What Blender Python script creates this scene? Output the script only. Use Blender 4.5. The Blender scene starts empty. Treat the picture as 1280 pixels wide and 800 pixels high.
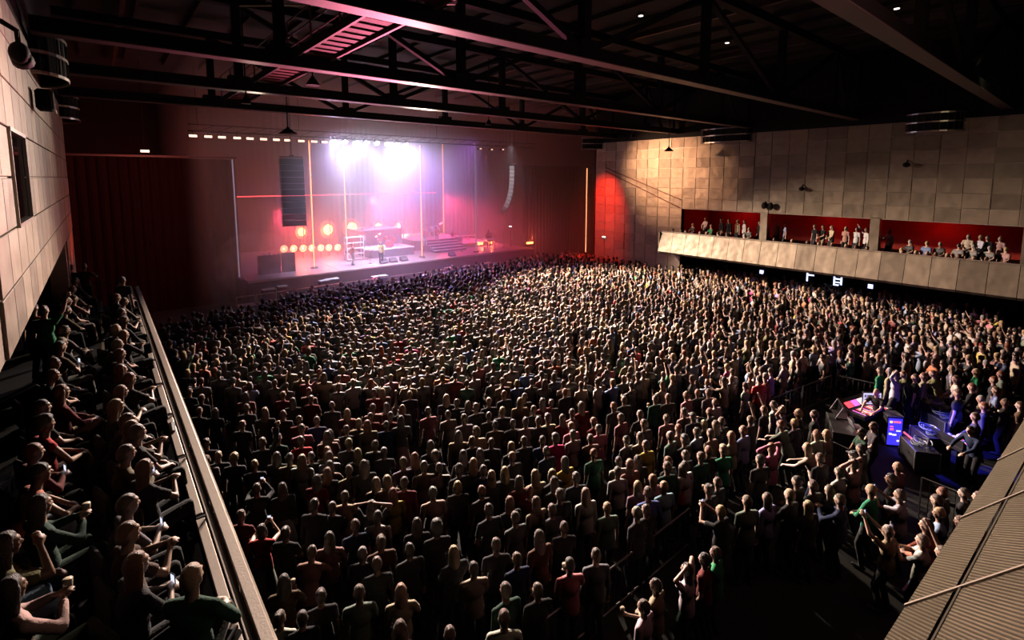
import bpy, bmesh, math, random
import numpy as np
from mathutils import Vector, Matrix, Euler, noise
random.seed(7)
R = math.radians
scene = bpy.context.scene
COL = scene.collection
# ---------------------------------------------------------------- camera
H = 8.4
YAW = R(39.6)
FPX = 624.0
CY = 291.0
PITCH = math.atan((CY - 222.0) / FPX)
fwd = Vector((math.sin(YAW) * math.cos(PITCH), math.cos(YAW) * math.cos(PITCH), -math.sin(PITCH)))
rgt = Vector((math.cos(YAW), -math.sin(YAW), 0))
upv = rgt.cross(fwd)
CAM = Vector((0, 0, H))
cd = bpy.data.cameras.new('camera'); cam = bpy.data.objects.new('camera', cd); COL.objects.link(cam)
cam.matrix_world = Matrix((rgt, upv, -fwd)).transposed().to_4x4()
cam.location = CAM
cd.sensor_width = 36; cd.lens = FPX / 1280 * 36
cd.shift_y = -(400 - CY) / 1280
cd.clip_start = .05; cd.clip_end = 300
scene.camera = cam
def at_z(px, py, z):
    d = fwd + rgt * ((px - 640) / FPX) - upv * ((py - CY) / FPX)
    t = (z - H) / d.z
    return CAM + d * t
def at_y(px, py, Y):
    d = fwd + rgt * ((px - 640) / FPX) - upv * ((py - CY) / FPX)
    return CAM + d * (Y / d.y)
def at_x(px, py, X):
    d = fwd + rgt * ((px - 640) / FPX) - upv * ((py - CY) / FPX)
    return CAM + d * (X / d.x)
def proj(p):
    v = Vector(p) - CAM; f = v.dot(fwd)
    return 640 + FPX * v.dot(rgt) / f, CY - FPX * v.dot(upv) / f
# ---------------------------------------------------------------- world, exposure
scene.view_settings.view_transform = 'Standard'; scene.view_settings.look = 'None'
scene.view_settings.gamma = 1; scene.view_settings.use_curve_mapping = False
scene.view_settings.exposure = 0.0
w = bpy.data.worlds.new('world'); scene.world = w; w.use_nodes = True
w.node_tree.nodes['Background'].inputs[0].default_value = (.010, .010, .008, 1)
w.node_tree.nodes['Background'].inputs[1].default_value = .25
scene.cycles.volume_bounces = 1
scene.cycles.max_bounces = 4
scene.cycles.diffuse_bounces = 0
scene.cycles.sample_clamp_indirect = 4
scene.cycles.volume_step_rate = 2
# ---------------------------------------------------------------- lights
def light(kind, loc, target, energy, color, size=.3, angle=60, blend=.6, name='light'):
    l = bpy.data.lights.new(name, kind); l.energy = energy; l.color = color
    if kind == 'SPOT':
        l.spot_size = R(angle); l.spot_blend = blend; l.shadow_soft_size = size
    elif kind == 'AREA':
        l.size = size
    else:
        l.shadow_soft_size = size
    o = bpy.data.objects.new(name, l); COL.objects.link(o); o.location = loc
    if target is not None:
        o.rotation_euler = (Vector(target) - Vector(loc)).to_track_quat('-Z', 'Y').to_euler()
    return o

# stage wash lamps (their lamp heads are built further down at the same places)
LAMP_PX = [417, 431, 445, 458, 471, 484, 496, 507]
LAMPS = [at_y(px, 177 + i * .6, 36.0) for i, px in enumerate(LAMP_PX)]
for i in (0, 2, 5, 7):      # blue-white lamps at the front gantry, turned to the audience
    p = LAMPS[i]
    light('SPOT', p + Vector((-.15, -.35, -.25)), (p.x - 2.5 + i * .6, 12, -4), 2400, (.62, .58, 1.0), .22, 92, .9, 'stage_wash')
for i in (1, 4, 6):         # and down on to the stage
    p = LAMPS[i]
    light('SPOT', p + Vector((0, .2, -.4)), p + Vector((.3, 1.5, -9)), 11000, (.66, .70, 1.0), .22, 74, 1, 'stage_wash')
# warm audience lamps on the front truss, clear of the haze
light('SPOT', (16, 28.3, 10.9), (7.5, 9.5, -2.0), 30000, (1, .78, .64), .3, 82, .6, 'audience_wash')
light('SPOT', (22, 28.3, 10.9), (24, 12, -3.0), 42000, (1, .74, .55), .3, 84, .6, 'audience_wash')
light('SPOT', (17.6, 35.6, 10.7), (17.5, 25, 0), 8500, (.55, .26, 1.0), .4, 95, .9, 'violet_wash')
light('SPOT', (13, 28.3, 10.9), (5.5, 6, 0), 46000, (1, .80, .66), .25, 44, .8, 'audience_wash')
light('SPOT', (20, 28.3, 10.9), (13, 7, 0), 30000, (1, .78, .62), .25, 46, .8, 'audience_wash')
light('SPOT', (23.5, 28.5, 10.9), (29, 35.2, 7.6), 1600, (1, .85, .95), .1, 30, .8, 'stage_wash')  # added spot to brighten the right speaker column, not a stage fixture
light('SPOT', (3, 26.8, 11.2), (1, 38, 5.5), 2600, (1, .16, .12), .3, 85, 1, 'maroon_wash')  # added red fill that lifts the left drape out of black
# red and magenta wash on the stage
light('SPOT', (12, 47, 5.5), (13.5, 38.5, 1.0), 3600, (1, .05, .12), .4, 75, .8, 'red_wash')
light('SPOT', (21, 47, 6.5), (21, 38.5, 1.2), 7000, (1, .08, .22), .4, 75, .8, 'red_wash')
light('SPOT', (29, 47, 6.5), (29, 38.5, 1.2), 7000, (1, .05, .12), .4, 75, .8, 'red_wash')
light('SPOT', (27, 38, 12), (24, 43, 2.0), 3200, (.50, .18, 1.0), .5, 110, .9, 'purple_wash')
light('SPOT', (14, 38, 12), (13, 42, 2.0), 2600, (.40, .14, 1.0), .5, 90, .9, 'purple_wash')
light('SPOT', (14, 28, 3), (5.5, 11, 12.6), 17000, (1, .22, .36), .3, 44, .8, 'pink_uplight')
# warm beam and red floodlights on the side walls
light('SPOT', (24, 27.4, 11.2), (33, 22.0, 8.6), 9500, (1, .52, .30), .2, 46, 1, 'wall_beam')
light('SPOT', (29.2, 26.4, 11.2), (33.2, 28.0, 5.0), 9000, (1, .03, .01), .15, 52, 1, 'red_flood')
light('SPOT', (-.2, 25.2, 4.4), (-.98, 28.6, 8), 500, (1, .04, .01), .1, 60, .8, 'red_flood')
light('SPOT', (6, 26.0, 11.2), (-.9, 14, 7.5), 900, (1, .78, .62), .25, 66, .9, 'wall_beam')
light('AREA', (12, .5, 12.5), (15, 18, 0), 62, (1, .44, .38), 5, name='house_light')  # added soft fill on the crowd's backs, no hall fixture behind it
# added fill spots for the near parapet and right wall, no fixtures behind them
light('SPOT', (9, -1.2, 11.5), (4.5, .3, 6.6), 160, (1, .86, .58), .3, 60, 1, 'house_light')
light('SPOT', (24, 3, 12.5), (33, 7, 6.5), 80, (1, .86, .5), .4, 80, 1, 'house_light')
# red lamps inside the side balconies
for y in (6, 11.5, 17.5):
    light('POINT', (35.6, y, 5.6), None, 26, (1, .03, .02), .15, name='balcony_lamp')

# ---------------------------------------------------------------- materials
MATS = {}
def mat(name, color=(.5, .5, .5), rough=.6, metal=0.0, emit=None, estr=0.0, vary=0.0, bump=0.0, bscale=40.0, objcol=False, spec=.5, sheen=0.0):
    if name in MATS: return MATS[name]
    m = bpy.data.materials.new(name); m.use_nodes = True; MATS[name] = m
    nt = m.node_tree; b = nt.nodes['Principled BSDF']
    b.inputs['Roughness'].default_value = rough; b.inputs['Metallic'].default_value = metal
    b.inputs['Specular IOR Level'].default_value = spec
    tc = nt.nodes.new('ShaderNodeTexCoord')
    src = None
    if objcol:
        oi = nt.nodes.new('ShaderNodeObjectInfo'); src = oi.outputs['Color']
    else:
        rgb = nt.nodes.new('ShaderNodeRGB'); rgb.outputs[0].default_value = (*color, 1); src = rgb.outputs[0]
    if vary or True:
        nz = nt.nodes.new('ShaderNodeTexNoise'); nz.inputs['Scale'].default_value = bscale * .2; nz.inputs['Detail'].default_value = 4
        nt.links.new(tc.outputs['Object'], nz.inputs['Vector'])
        mr = nt.nodes.new('ShaderNodeMapRange'); mr.inputs[3].default_value = 1 - max(vary, .08); mr.inputs[4].default_value = 1 + max(vary, .08)
        nt.links.new(nz.outputs[0], mr.inputs[0])
        mx = nt.nodes.new('ShaderNodeVectorMath'); mx.operation = 'SCALE'
        nt.links.new(src, mx.inputs[0]); nt.links.new(mr.outputs[0], mx.inputs['Scale'])
        nt.links.new(mx.outputs[0], b.inputs['Base Color'])
    if bump:
        n2 = nt.nodes.new('ShaderNodeTexNoise'); n2.inputs['Scale'].default_value = bscale; n2.inputs['Detail'].default_value = 3
        nt.links.new(tc.outputs['Object'], n2.inputs['Vector'])
        bp = nt.nodes.new('ShaderNodeBump'); bp.inputs['Strength'].default_value = bump; bp.inputs['Distance'].default_value = .02
        nt.links.new(n2.outputs[0], bp.inputs['Height']); nt.links.new(bp.outputs[0], b.inputs['Normal'])
    if sheen:
        b.inputs['Sheen Weight'].default_value = sheen; b.inputs['Sheen Roughness'].default_value = .35
    if emit:
        b.inputs['Emission Color'].default_value = (*emit, 1); b.inputs['Emission Strength'].default_value = estr
    return m
def panel_mat(name, color, rough=.5, stripe=0.0, sscale=60.0, axis='Z', random_amt=.35):
    """metal-mesh cladding: each panel its own tone, fine corrugation as relief, slightly pillowed sheet"""
    m = bpy.data.materials.new(name); m.use_nodes = True; MATS[name] = m
    nt = m.node_tree; b = nt.nodes['Principled BSDF']
    b.inputs['Roughness'].default_value = rough; b.inputs['Metallic'].default_value = .35
    tc = nt.nodes.new('ShaderNodeTexCoord'); oi = nt.nodes.new('ShaderNodeObjectInfo')
    cr = nt.nodes.new('ShaderNodeMapRange'); cr.inputs[3].default_value = 1 - random_amt; cr.inputs[4].default_value = 1 + random_amt * .4
    nt.links.new(oi.outputs['Random'], cr.inputs[0])
    nz = nt.nodes.new('ShaderNodeTexNoise'); nz.inputs['Scale'].default_value = 3.0; nz.inputs['Detail'].default_value = 6
    geo = nt.nodes.new('ShaderNodeNewGeometry'); nt.links.new(geo.outputs['Position'], nz.inputs['Vector'])
    mr = nt.nodes.new('ShaderNodeMapRange'); mr.inputs[3].default_value = .8; mr.inputs[4].default_value = 1.2
    nt.links.new(nz.outputs[0], mr.inputs[0])
    mu = nt.nodes.new('ShaderNodeMath'); mu.operation = 'MULTIPLY'
    nt.links.new(cr.outputs[0], mu.inputs[0]); nt.links.new(mr.outputs[0], mu.inputs[1])
    rgb = nt.nodes.new('ShaderNodeRGB'); rgb.outputs[0].default_value = (*color, 1)
    mx = nt.nodes.new('ShaderNodeVectorMath'); mx.operation = 'SCALE'
    nt.links.new(rgb.outputs[0], mx.inputs[0]); nt.links.new(mu.outputs[0], mx.inputs['Scale'])
    nt.links.new(mx.outputs[0], b.inputs['Base Color'])
    n2 = nt.nodes.new('ShaderNodeTexNoise'); n2.inputs['Scale'].default_value = 1.6; n2.inputs['Detail'].default_value = 1
    nt.links.new(geo.outputs['Position'], n2.inputs['Vector'])
    bp = nt.nodes.new('ShaderNodeBump'); bp.inputs['Strength'].default_value = .5; bp.inputs['Distance'].default_value = .12
    nt.links.new(n2.outputs[0], bp.inputs['Height']); last = bp
    if stripe:
        wv = nt.nodes.new('ShaderNodeTexWave'); wv.bands_direction = 'X' if axis == 'DIAG' else axis; wv.inputs['Scale'].default_value = sscale
        mp = nt.nodes.new('ShaderNodeMapping'); nt.links.new(tc.outputs['Object'], mp.inputs['Vector']); nt.links.new(mp.outputs[0], wv.inputs['Vector'])
        if axis == 'DIAG': mp.inputs['Rotation'].default_value = (0, 0, R(45)); mp.inputs['Scale'].default_value = (1, 1.55, 0)
        if axis == 'DIAG':     # the mesh is dark between its wires
            dk = nt.nodes.new('ShaderNodeMapRange'); dk.inputs[3].default_value = .35; dk.inputs[4].default_value = 1.15
            nt.links.new(wv.outputs[1], dk.inputs[0]); m2 = nt.nodes.new('ShaderNodeMath'); m2.operation = 'MULTIPLY'
            nt.links.new(mu.outputs[0], m2.inputs[0]); nt.links.new(dk.outputs[0], m2.inputs[1]); nt.links.new(m2.outputs[0], mx.inputs['Scale'])
        b2 = nt.nodes.new('ShaderNodeBump'); b2.inputs['Strength'].default_value = stripe; b2.inputs['Distance'].default_value = .006
        nt.links.new(wv.outputs[1], b2.inputs['Height']); nt.links.new(bp.outputs[0], b2.inputs['Normal']); last = b2
    nt.links.new(last.outputs[0], b.inputs['Normal'])
    return m
M_clad = panel_mat('wall cladding', (.42, .34, .25), .48, .25, 18, 'Z')
M_clad_near = panel_mat('near parapet cladding', (.40, .32, .20), .55, 1.0, 17, 'DIAG', .08)
M_joint = mat('pale joint metal', (.66, .56, .46), .4, .3)
M_black = mat('black steel', (.004, .004, .004), .7, spec=.2)
M_steel = mat('dark painted steel', (.03, .028, .03), .4, .4)
M_shiny = mat('pale brushed metal', (.62, .56, .5), .3, .9)
M_rail = mat('pale rail top', (.62, .52, .44), .38, .3, bump=.1)
M_floor = mat('dark hall floor', (.006, .0065, .006), .85, bump=.05)
M_ceil = mat('dark ceiling boards', (.012, .010, .008), .8, vary=.5, bscale=6)
M_drape = mat('black stage drape', (.008, .0035, .004), .95, bump=.2, bscale=8)
M_maroon = mat('dark maroon wall', (.022, .006, .006), .9, vary=.3, bscale=8)
M_redwall = mat('red balcony wall', (.45, .035, .02), .6, vary=.4, bscale=10)
M_stage = mat('stage floor', (.30, .22, .24), .4, bump=.05)
M_fascia = mat('stage skirt', (.10, .07, .13), .7)
M_riser = mat('stage riser', (.10, .08, .12), .6)
M_white = mat('white painted', (.75, .72, .72), .5)
M_dark_plastic = mat('dark plastic', (.02, .02, .022), .4)
M_grey = mat('grey metal', (.22, .22, .23), .4, .5)
M_seat = mat('black seat fabric', (.012, .010, .010), .9)
M_glass = mat('dark glass', (.004, .004, .005), .08)
def emat(name, color, strength, base=(.1, .1, .1)):
    return mat(name, base, .5, 0, color, strength)
# ---------------------------------------------------------------- mesh helpers
def link(name, me, parent=None):
    o = bpy.data.objects.new(name, me); COL.objects.link(o)
    if parent is not None: o.parent = parent
    return o
def tag(o, label=None, cat=None, group=None, kind=None):
    if label: o['label'] = label
    if cat: o['category'] = cat
    if group: o['group'] = group
    if kind: o['kind'] = kind
    return o
def empty(name, loc=(0, 0, 0), rz=0.0):
    o = bpy.data.objects.new(name, None); COL.objects.link(o); o.location = loc; o.rotation_euler.z = rz
    o.empty_display_size = .2
    return o
class MB:
    def __init__(s): s.bm = bmesh.new()
    def box(s, a, b, bev=0.0, m=None):
        a = Vector(a); b = Vector(b); c = (a + b) / 2; d = b - a
        T = Matrix.Translation(c) @ Matrix.Diagonal((abs(d.x), abs(d.y), abs(d.z), 1))
        if m is not None: T = m @ T
        r = bmesh.ops.create_cube(s.bm, size=1, matrix=T)
        if bev:
            es = list({e for v in r['verts'] for e in v.link_edges})
            bmesh.ops.bevel(s.bm, geom=es, offset=bev, segments=1, affect='EDGES')
        return s
    def bar(s, p, q, w=.1, h=None, up=(0, 0, 1)):
        """rectangular bar from p to q"""
        p = Vector(p); q = Vector(q); h = h or w; d = q - p; L = d.length
        z = d.normalized(); u = Vector(up)
        if abs(z.dot(u)) > .98: u = Vector((1, 0, 0))
        x = u.cross(z).normalized(); y = z.cross(x)
        T = Matrix((x, y, z)).transposed().to_4x4(); T.translation = (p + q) / 2
        bmesh.ops.create_cube(s.bm, size=1, matrix=T @ Matrix.Diagonal((w, h, L, 1)))
        return s
    def cone(s, p, q, r0, r1=None, seg=10, caps=True):
        p = Vector(p); q = Vector(q); r1 = r0 if r1 is None else r1; d = q - p
        T = d.to_track_quat('Z', 'Y').to_matrix().to_4x4(); T.translation = (p + q) / 2
        bmesh.ops.create_cone(s.bm, cap_ends=caps, segments=seg, radius1=r0, radius2=r1, depth=d.length, matrix=T)
        return s
    def ball(s, c, r, seg=12, rot=None):
        if not hasattr(r, '__len__'): r = (r, r, r)
        T = Matrix.Translation(c)
        if rot is not None: T = T @ (rot.to_matrix() if hasattr(rot, 'to_matrix') else rot).to_4x4()
        bmesh.ops.create_uvsphere(s.bm, u_segments=seg, v_segments=max(6, seg * 2 // 3), radius=1, matrix=T @ Matrix.Diagonal((*r, 1)))
        return s
    def poly(s, pts):
        s.bm.faces.new([s.bm.verts.new(p) for p in pts]); return s
    def tube(s, pts, r, seg=6):
        pts = [Vector(p) for p in pts]; rings = []
        for i, p in enumerate(pts):
            d = (pts[min(i + 1, len(pts) - 1)] - pts[max(i - 1, 0)]).normalized()
            u = Vector((0, 0, 1)) if abs(d.z) < .9 else Vector((1, 0, 0))
            x = u.cross(d).normalized(); y = d.cross(x)
            rr = r[i] if hasattr(r, '__len__') else r
            rings.append([s.bm.verts.new(p + (x * math.cos(2 * math.pi * k / seg) + y * math.sin(2 * math.pi * k / seg)) * rr) for k in range(seg)])
        for a, b in zip(rings, rings[1:]):
            for k in range(seg): s.bm.faces.new((a[k], a[(k + 1) % seg], b[(k + 1) % seg], b[k]))
        s.bm.faces.new(rings[0][::-1]); s.bm.faces.new(rings[-1])
        return s
    def mesh(s, name, m, smooth=False):
        me = bpy.data.meshes.new(name); bmesh.ops.recalc_face_normals(s.bm, faces=s.bm.faces); s.bm.to_mesh(me); s.bm.free()
        for mm in (m if isinstance(m, (list, tuple)) else [m]): me.materials.append(mm)
        if smooth: me.polygons.foreach_set('use_smooth', [True] * len(me.polygons))
        return me
    def build(s, name, m, parent=None, smooth=False):
        return link(name, s.mesh(name, m, smooth), parent)
def copy_tree(o, parent=None):
    c = o.copy(); COL.objects.link(c)
    if parent is not None: c.parent = parent
    for ch in o.children: copy_tree(ch, c)
    return c
def share(name, me, parent, loc, rot=None):
    o = link(name, me, parent); o.location = loc
    if rot: o.rotation_euler = rot
    return o

# ---------------------------------------------------------------- the hall
tag(MB().box((-6, -5, -.2), (43, 52, 0)).build('floor', M_floor), kind='structure')
ZC = 15.3
ce = tag(MB().box((-6, -5, ZC), (43, 52, ZC + .3)).build('ceiling', M_ceil), kind='structure')
for i in range(24):     # ribs of the roof deck
    MB().bar((-4 + i * 1.9, -4, ZC - .1), (-4 + i * 1.9, 37.4, ZC - .1), .12, .18).build('roof_rib', M_ceil, ce)
PW, PH = 1.03, .735
ZT = ZC - .3
# left wall above the balcony opening
XL, XR = -.96, 33.0
wl = tag(MB().box((XL - .5, -4, H - 2.2), (XL - .04, 28.6, H - 2.2 + 7 * PH)).box((XL - .5, 23, 0), (XL - .04, 28.6, H - 2.2)).build('wall_left', M_joint), kind='structure')
pm = MB().box((-.045, -PW / 2 + .012, -PH / 2 + .012), (.0, PW / 2 - .012, PH / 2 - .012), .008).mesh('panel', M_clad)
for i in range(20):
    y = 8.35 + (i + .5) * PW
    for j in range(7):
        z = H - 2.2 + (j + .5) * PH
        if j in (2, 3) and i in (2, 3): continue
        share('panel', pm, wl, (XL, y, z))
for i in range(5):
    for j in range(5):
        share('panel', pm, wl, (XL, 23.45 + (i + .5) * PW, H - 2.2 - (j + .5) * PH))
w1 = tag(MB().box((XL - .3, 10.45, H - .70), (XL - .02, 12.45, H + .72)).build('window_1', M_glass), kind='structure')
f = MB()
for z in (H - .72, H + .72): f.bar((XL + .01, 10.41, z), (XL + .01, 12.5, z), .06)
for y in (10.43, 12.48): f.bar((XL + .01, y, H - .7), (XL + .01, y, H + .7), .05)
f.build('window_frame', M_shiny, w1)
tag(MB().box((XL - .6, -4, H - 2.2 + 7 * PH), (XL - .06, 28.6, ZC)).build('wall_left_upper', M_black), kind='structure')
tag(MB().box((XR + .06, -4, H - 2.25 + 7 * PH), (XR + .6, 28.6, ZC)).build('wall_right_upper', M_black), kind='structure')
# balcony recess walls, left
rl = tag(MB().box((-5.2, -4, 3.2), (-5.0, 24, 6.4)).box((-5.2, 23, 0), (XL - .5, 23.2, 6.4)).build('wall_left_recess', M_maroon), kind='structure')
tag(MB().box((-5.0, -4, 6.35), (XL - .55, 23, 6.5)).build('ceiling_left_recess', M_black), kind='structure')
# right wall
wr = tag(MB().box((XR + .04, -4, H - 2.28), (XR + .5, 28.6, H - 2.25 + 7 * PH)).box((XR + .04, 20.4, 0), (XR + .5, 28.6, H - 2.28)).build('wall_right', M_joint), kind='structure')
pmr = MB().box((0, -PW / 2 + .012, -PH / 2 + .012), (.045, PW / 2 - .012, PH / 2 - .012), .008).mesh('panel', M_clad)
pms = MB().box((-.02, -PW / 2 + .012, -PH / 2 + .012), (.045, PW / 2 - .012, PH / 2 - .012), .008).mesh('panel', M_clad)
for i in range(26):
    y = 28.55 - (i + .5) * PW
    for j in range(-8, 7):
        if j < 0 and y < 20.4: continue
        z = H - 2.25 + (j + .5) * PH
        share('panel', pms if random.random() < .2 else pmr, wr, (XR, y, z))
rr = tag(MB().box((37.0, -4, 0), (37.2, 22, 6.4)).box((XR + .06, 20.4, 3), (37, 20.6, 6.4)).build('wall_right_recess', M_redwall), kind='structure')
tag(MB().box((XR + .5, -4, 6.12), (37, 20.4, 6.3)).build('ceiling_right_recess', M_black), kind='structure')
for y in (14.4, 8.4, 2.4):
    tag(MB().box((XR, y - .22, 3.3), (XR + .5, y + .22, 6.2)).build('trim_pillar', M_clad), kind='structure')
# end returns and stage-house walls
tag(MB().box((-6, 28.6, 0), (XL - .06, 28.8, ZC)).build('wall_return_left', M_maroon), kind='structure')
tag(MB().box((XR + .06, 28.6, 0), (43, 28.8, ZC)).build('wall_return_right', M_maroon), kind='structure')
tag(MB().box((-6, 28.8, 0), (-5.8, 52, ZC)).build('wall_stagehouse_left', M_maroon), kind='structure')
tag(MB().box((42.8, 28.8, 0), (43, 52, ZC)).build('wall_stagehouse_right', M_maroon), kind='structure')
tag(MB().box((-6, 51.6, 0), (43, 51.8, ZC)).build('wall_stage_back', M_maroon), kind='structure')
tag(MB().box((-5, -4.2, 0), (43, -4, ZC)).build('wall_back', M_black), kind='structure')
tag(MB().box((42.8, -4, 0), (43, 28.6, ZC)).build('wall_far_right', M_black), kind='structure')
# ---------------------------------------------------------------- left balcony: floor, tier, parapet, rail
bl = tag(MB().box((-5, -2, 2.8), (.95, 24.5, 3.1)).build('floor_balcony_left', M_black), kind='structure')
MB().box((-5, -2, 3.1), (.72, 24.5, 3.5)).build('tier', M_black, bl)
MB().box((-5, -2, 3.5), (-.22, 24.5, 3.72)).build('tier', M_black, bl)
MB().box((-5, -2, 3.72), (-1.3, 24.5, 3.95)).build('tier', M_black, bl)
MB().box((-.22, -2, 3.70), (-.16, 24.5, 3.725)).build('step_edge', mat('worn step edge', (.16, .13, .09), .5), bl)
pl = empty('balcony_parapet', (1.05, 11, 2.8)); tag(pl, 'long left balcony parapet with pale handrail above the crowd', 'railing')
def PL(name, mb, m):
    o = mb.build(name, m, pl); o.location = -pl.location; return o
PL('wall_panel', MB().box((.97, -2, 2.8), (1.06, 24.5, 3.86)), M_clad)
for k in range(14):
    y = -1.9 + k * 1.9
    PL('cap', MB().box((.70, y + .05, 3.77), (.81, min(y + 1.83, 24.5), 3.82), .01), M_rail)
    PL('post', MB().bar((.9, y, 3.82), (.9, y, 4.08), .05, .03).bar((.72, y, 3.79), (1.0, y, 3.79), .04, .03), M_steel)
    if k % 3 == 0: PL('spotlight_clamp', MB().cone((.74, y + 1, 3.84), (.74, y + 1.2, 3.9), .04, .06, 8), M_grey)
PL('handrail', MB().box((.865, -2, 4.08), (.985, 24.5, 4.12), .012), M_rail)
PL('handrail', MB().box((.805, -2, 4.03), (.86, 24.5, 4.06)), mat('brown rail side', (.22, .15, .10), .5))
PL('edge_trim', MB().box((.788, -2, 4.04), (.802, 24.5, 4.085)), M_rail)
PL('end_rail', MB().tube([(-.9, 24.3, 4.50), (-.2, 24.4, 4.42), (.4, 24.4, 4.22), (.95, 24.4, 4.1)], .02).bar((-.2, 24.4, 3.7), (-.2, 24.4, 4.42), .04).bar((.4, 24.4, 3.5), (.4, 24.4, 4.22), .04), M_steel)
# ---------------------------------------------------------------- right balcony
brt = tag(MB().box((31.7, -3, 3.1), (37, 20.4, 3.4)).box((33.0, -3, 3.4), (37, 20.4, 3.75)).box((34.4, -3, 3.75), (37, 20.4, 4.1)).build('floor_balcony_right', M_black), kind='structure')
tag(MB().box((35.2, -3, 0), (35.4, 20.4, 3.1)).build('wall_under_balcony', M_black), kind='structure')
pr = empty('balcony_parapet', (31.5, 10, 3.0)); tag(pr, 'right side balcony parapet clad in pale metal mesh panels', 'railing')
T = pr.location
def par_panel(y0, y1, k):
    b = MB()
    xs = [(31.62, 4.50), (31.5, 4.44), (31.32, 3.6), (31.2, 3.08), (31.34, 2.95)]
    for (xa, za), (xb, zb) in zip(xs, xs[1:]):
        b.poly([(xa, y0 + .012, za), (xb, y0 + .012, zb), (xb, y1 - .012, zb), (xa, y1 - .012, za)])
    bmesh.ops.remove_doubles(b.bm, verts=b.bm.verts, dist=1e-4)
    bmesh.ops.solidify(b.bm, geom=b.bm.faces[:], thickness=.02)
    o = b.build('panel', M_clad, pr); o.location = -T
for k in range(24):
    par_panel(21.0 - (k + 1) * PW, 21.0 - k * PW, k)
o = MB().box((31.66, -3.5, 2.95), (31.75, 21, 4.46)).box((31.4, -3.5, 2.9), (31.75, 21, 2.95)).build('backing', M_black, pr); o.location = -T
o = MB().box((31.3, 20.98, 2.95), (33, 21.05, 4.46)).build('end_panel', M_clad, pr); o.location = -T
o = MB().box((31.6, -3.5, 4.5), (31.72, 21, 4.54)).build('handrail', M_shiny, pr); o.location = -T
# ---------------------------------------------------------------- sloping parapet just below the camera
pn = empty('balcony_parapet', (0, 0, 6.2), -.045); tag(pn, 'near sloping balcony front in ribbed beige mesh, bottom right corner', 'railing')
def ns(y): return H - 1.84 - 1.23 * (y - .438) - 6.2
for k in range(28):
    x0 = 1.80 + k * 1.03; x1 = x0 + 1.03
    for ya, yb in ((-.5, .430), (.446, .609)):
        b = MB(); b.poly([(x0 + .004, ya, ns(ya)), (x1 - .004, ya, ns(ya)), (x1 - .004, yb, ns(yb)), (x0 + .004, yb, ns(yb))])
        bmesh.ops.solidify(b.bm, geom=b.bm.faces[:], thickness=.02); b.build('panel', M_clad_near, pn)
    o = MB().bar((x0, -.5, ns(-.5) + .004), (x0, .609, ns(.609) + .004), .016, .012).build('batten', M_joint, pn)
MB().bar((1.8, .425, ns(.425) + .003), (30.6, .425, ns(.425) + .003), .006, .012).build('batten', M_joint, pn)
MB().box((1.7, -.9, -3), (30.6, .3, -.45)).build('backing', M_black, pn)
# ---------------------------------------------------------------- roof trusses
def truss(Y, label):
    t = empty('roof_truss', (16, Y, 11.6)); tag(t, label, 'truss', 'steel roof trusses')
    zb, zt = 11.6, 14.75
    a, b = -.9, 32.9
    def P(name, mb, m=M_black):
        o = mb.build(name, m, t); o.location = -t.location
    P('bottom_chord', MB().bar((a, Y, zb + .17), (b, Y, zb + .17), .36, .34))
    P('chord_flange', MB().bar((a, Y, zb - .01), (b, Y, zb - .01), .42, .03), M_flange)
    P('top_chord', MB().bar((a, Y, zt), (b, Y, zt), .34, .34))
    xs = [-.9] + [4.3 + 6.2 * k for k in range(5)]
    for k, x in enumerate(xs[1:]):
        P('vertical', MB().bar((x, Y, zb), (x, Y, zt), .26))
        if k % 2 == 1:
            for dx in (-6.2, 6.2):
                if a < x + dx < b: P('diagonal', MB().bar((x, Y, zb + .2), (x + dx, Y, zt - .1), .16))
        P('gusset', MB().box((x - .35, Y - .2, zb), (x + .35, Y + .2, zb + .5)))
    P('vertical', MB().bar((b - .4, Y, zb), (b - .4, Y, zt), .26))
    P('diagonal', MB().bar((29.1, Y, zt), (b - 1.6, Y, zb + .1), .16))
M_flange = mat('truss flange', (.14, .10, .10), .5, .4)
for Y, lab in ((3.6, 'nearest black roof truss crossing the top right corner'), (9.6, 'second black roof truss from the camera, its underside lit pink'),
               (15.6, 'third black roof truss, passing over the walkway'), (21.0, 'fourth black roof truss, ending in a small V at right wall'),
               (26.6, 'farthest roof truss, just in front of the stage')):
    truss(Y, lab)
# purlins running to the stage
for x in (1.2, 8.9, 20, 27):
    o = tag(MB().bar((x, -3, 15.0), (x, 38, 15.0), .16, .26).build('purlin', M_flange), kind='structure')
o = empty('purlin_brace', (7, 12, 15)); tag(o, 'thin pale steel brace rods under the dark ceiling, upper left', 'brace')
for p, q in (((-.5, 9.6, 14.6), (4.3, 15.6, 14.6)), ((4.3, 9.6, 14.6), (-.5, 15.6, 14.6)), ((4.3, 15.6, 14.6), (-.5, 21, 14.6)), ((4.3, 15.6, 14.6), (10.5, 21, 14.6)), ((10.5, 15.6, 14.6), (4.3, 21, 14.6))):
    r = MB().cone(p, q, .04).build('rod', M_shiny, o); r.location = -o.location
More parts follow.
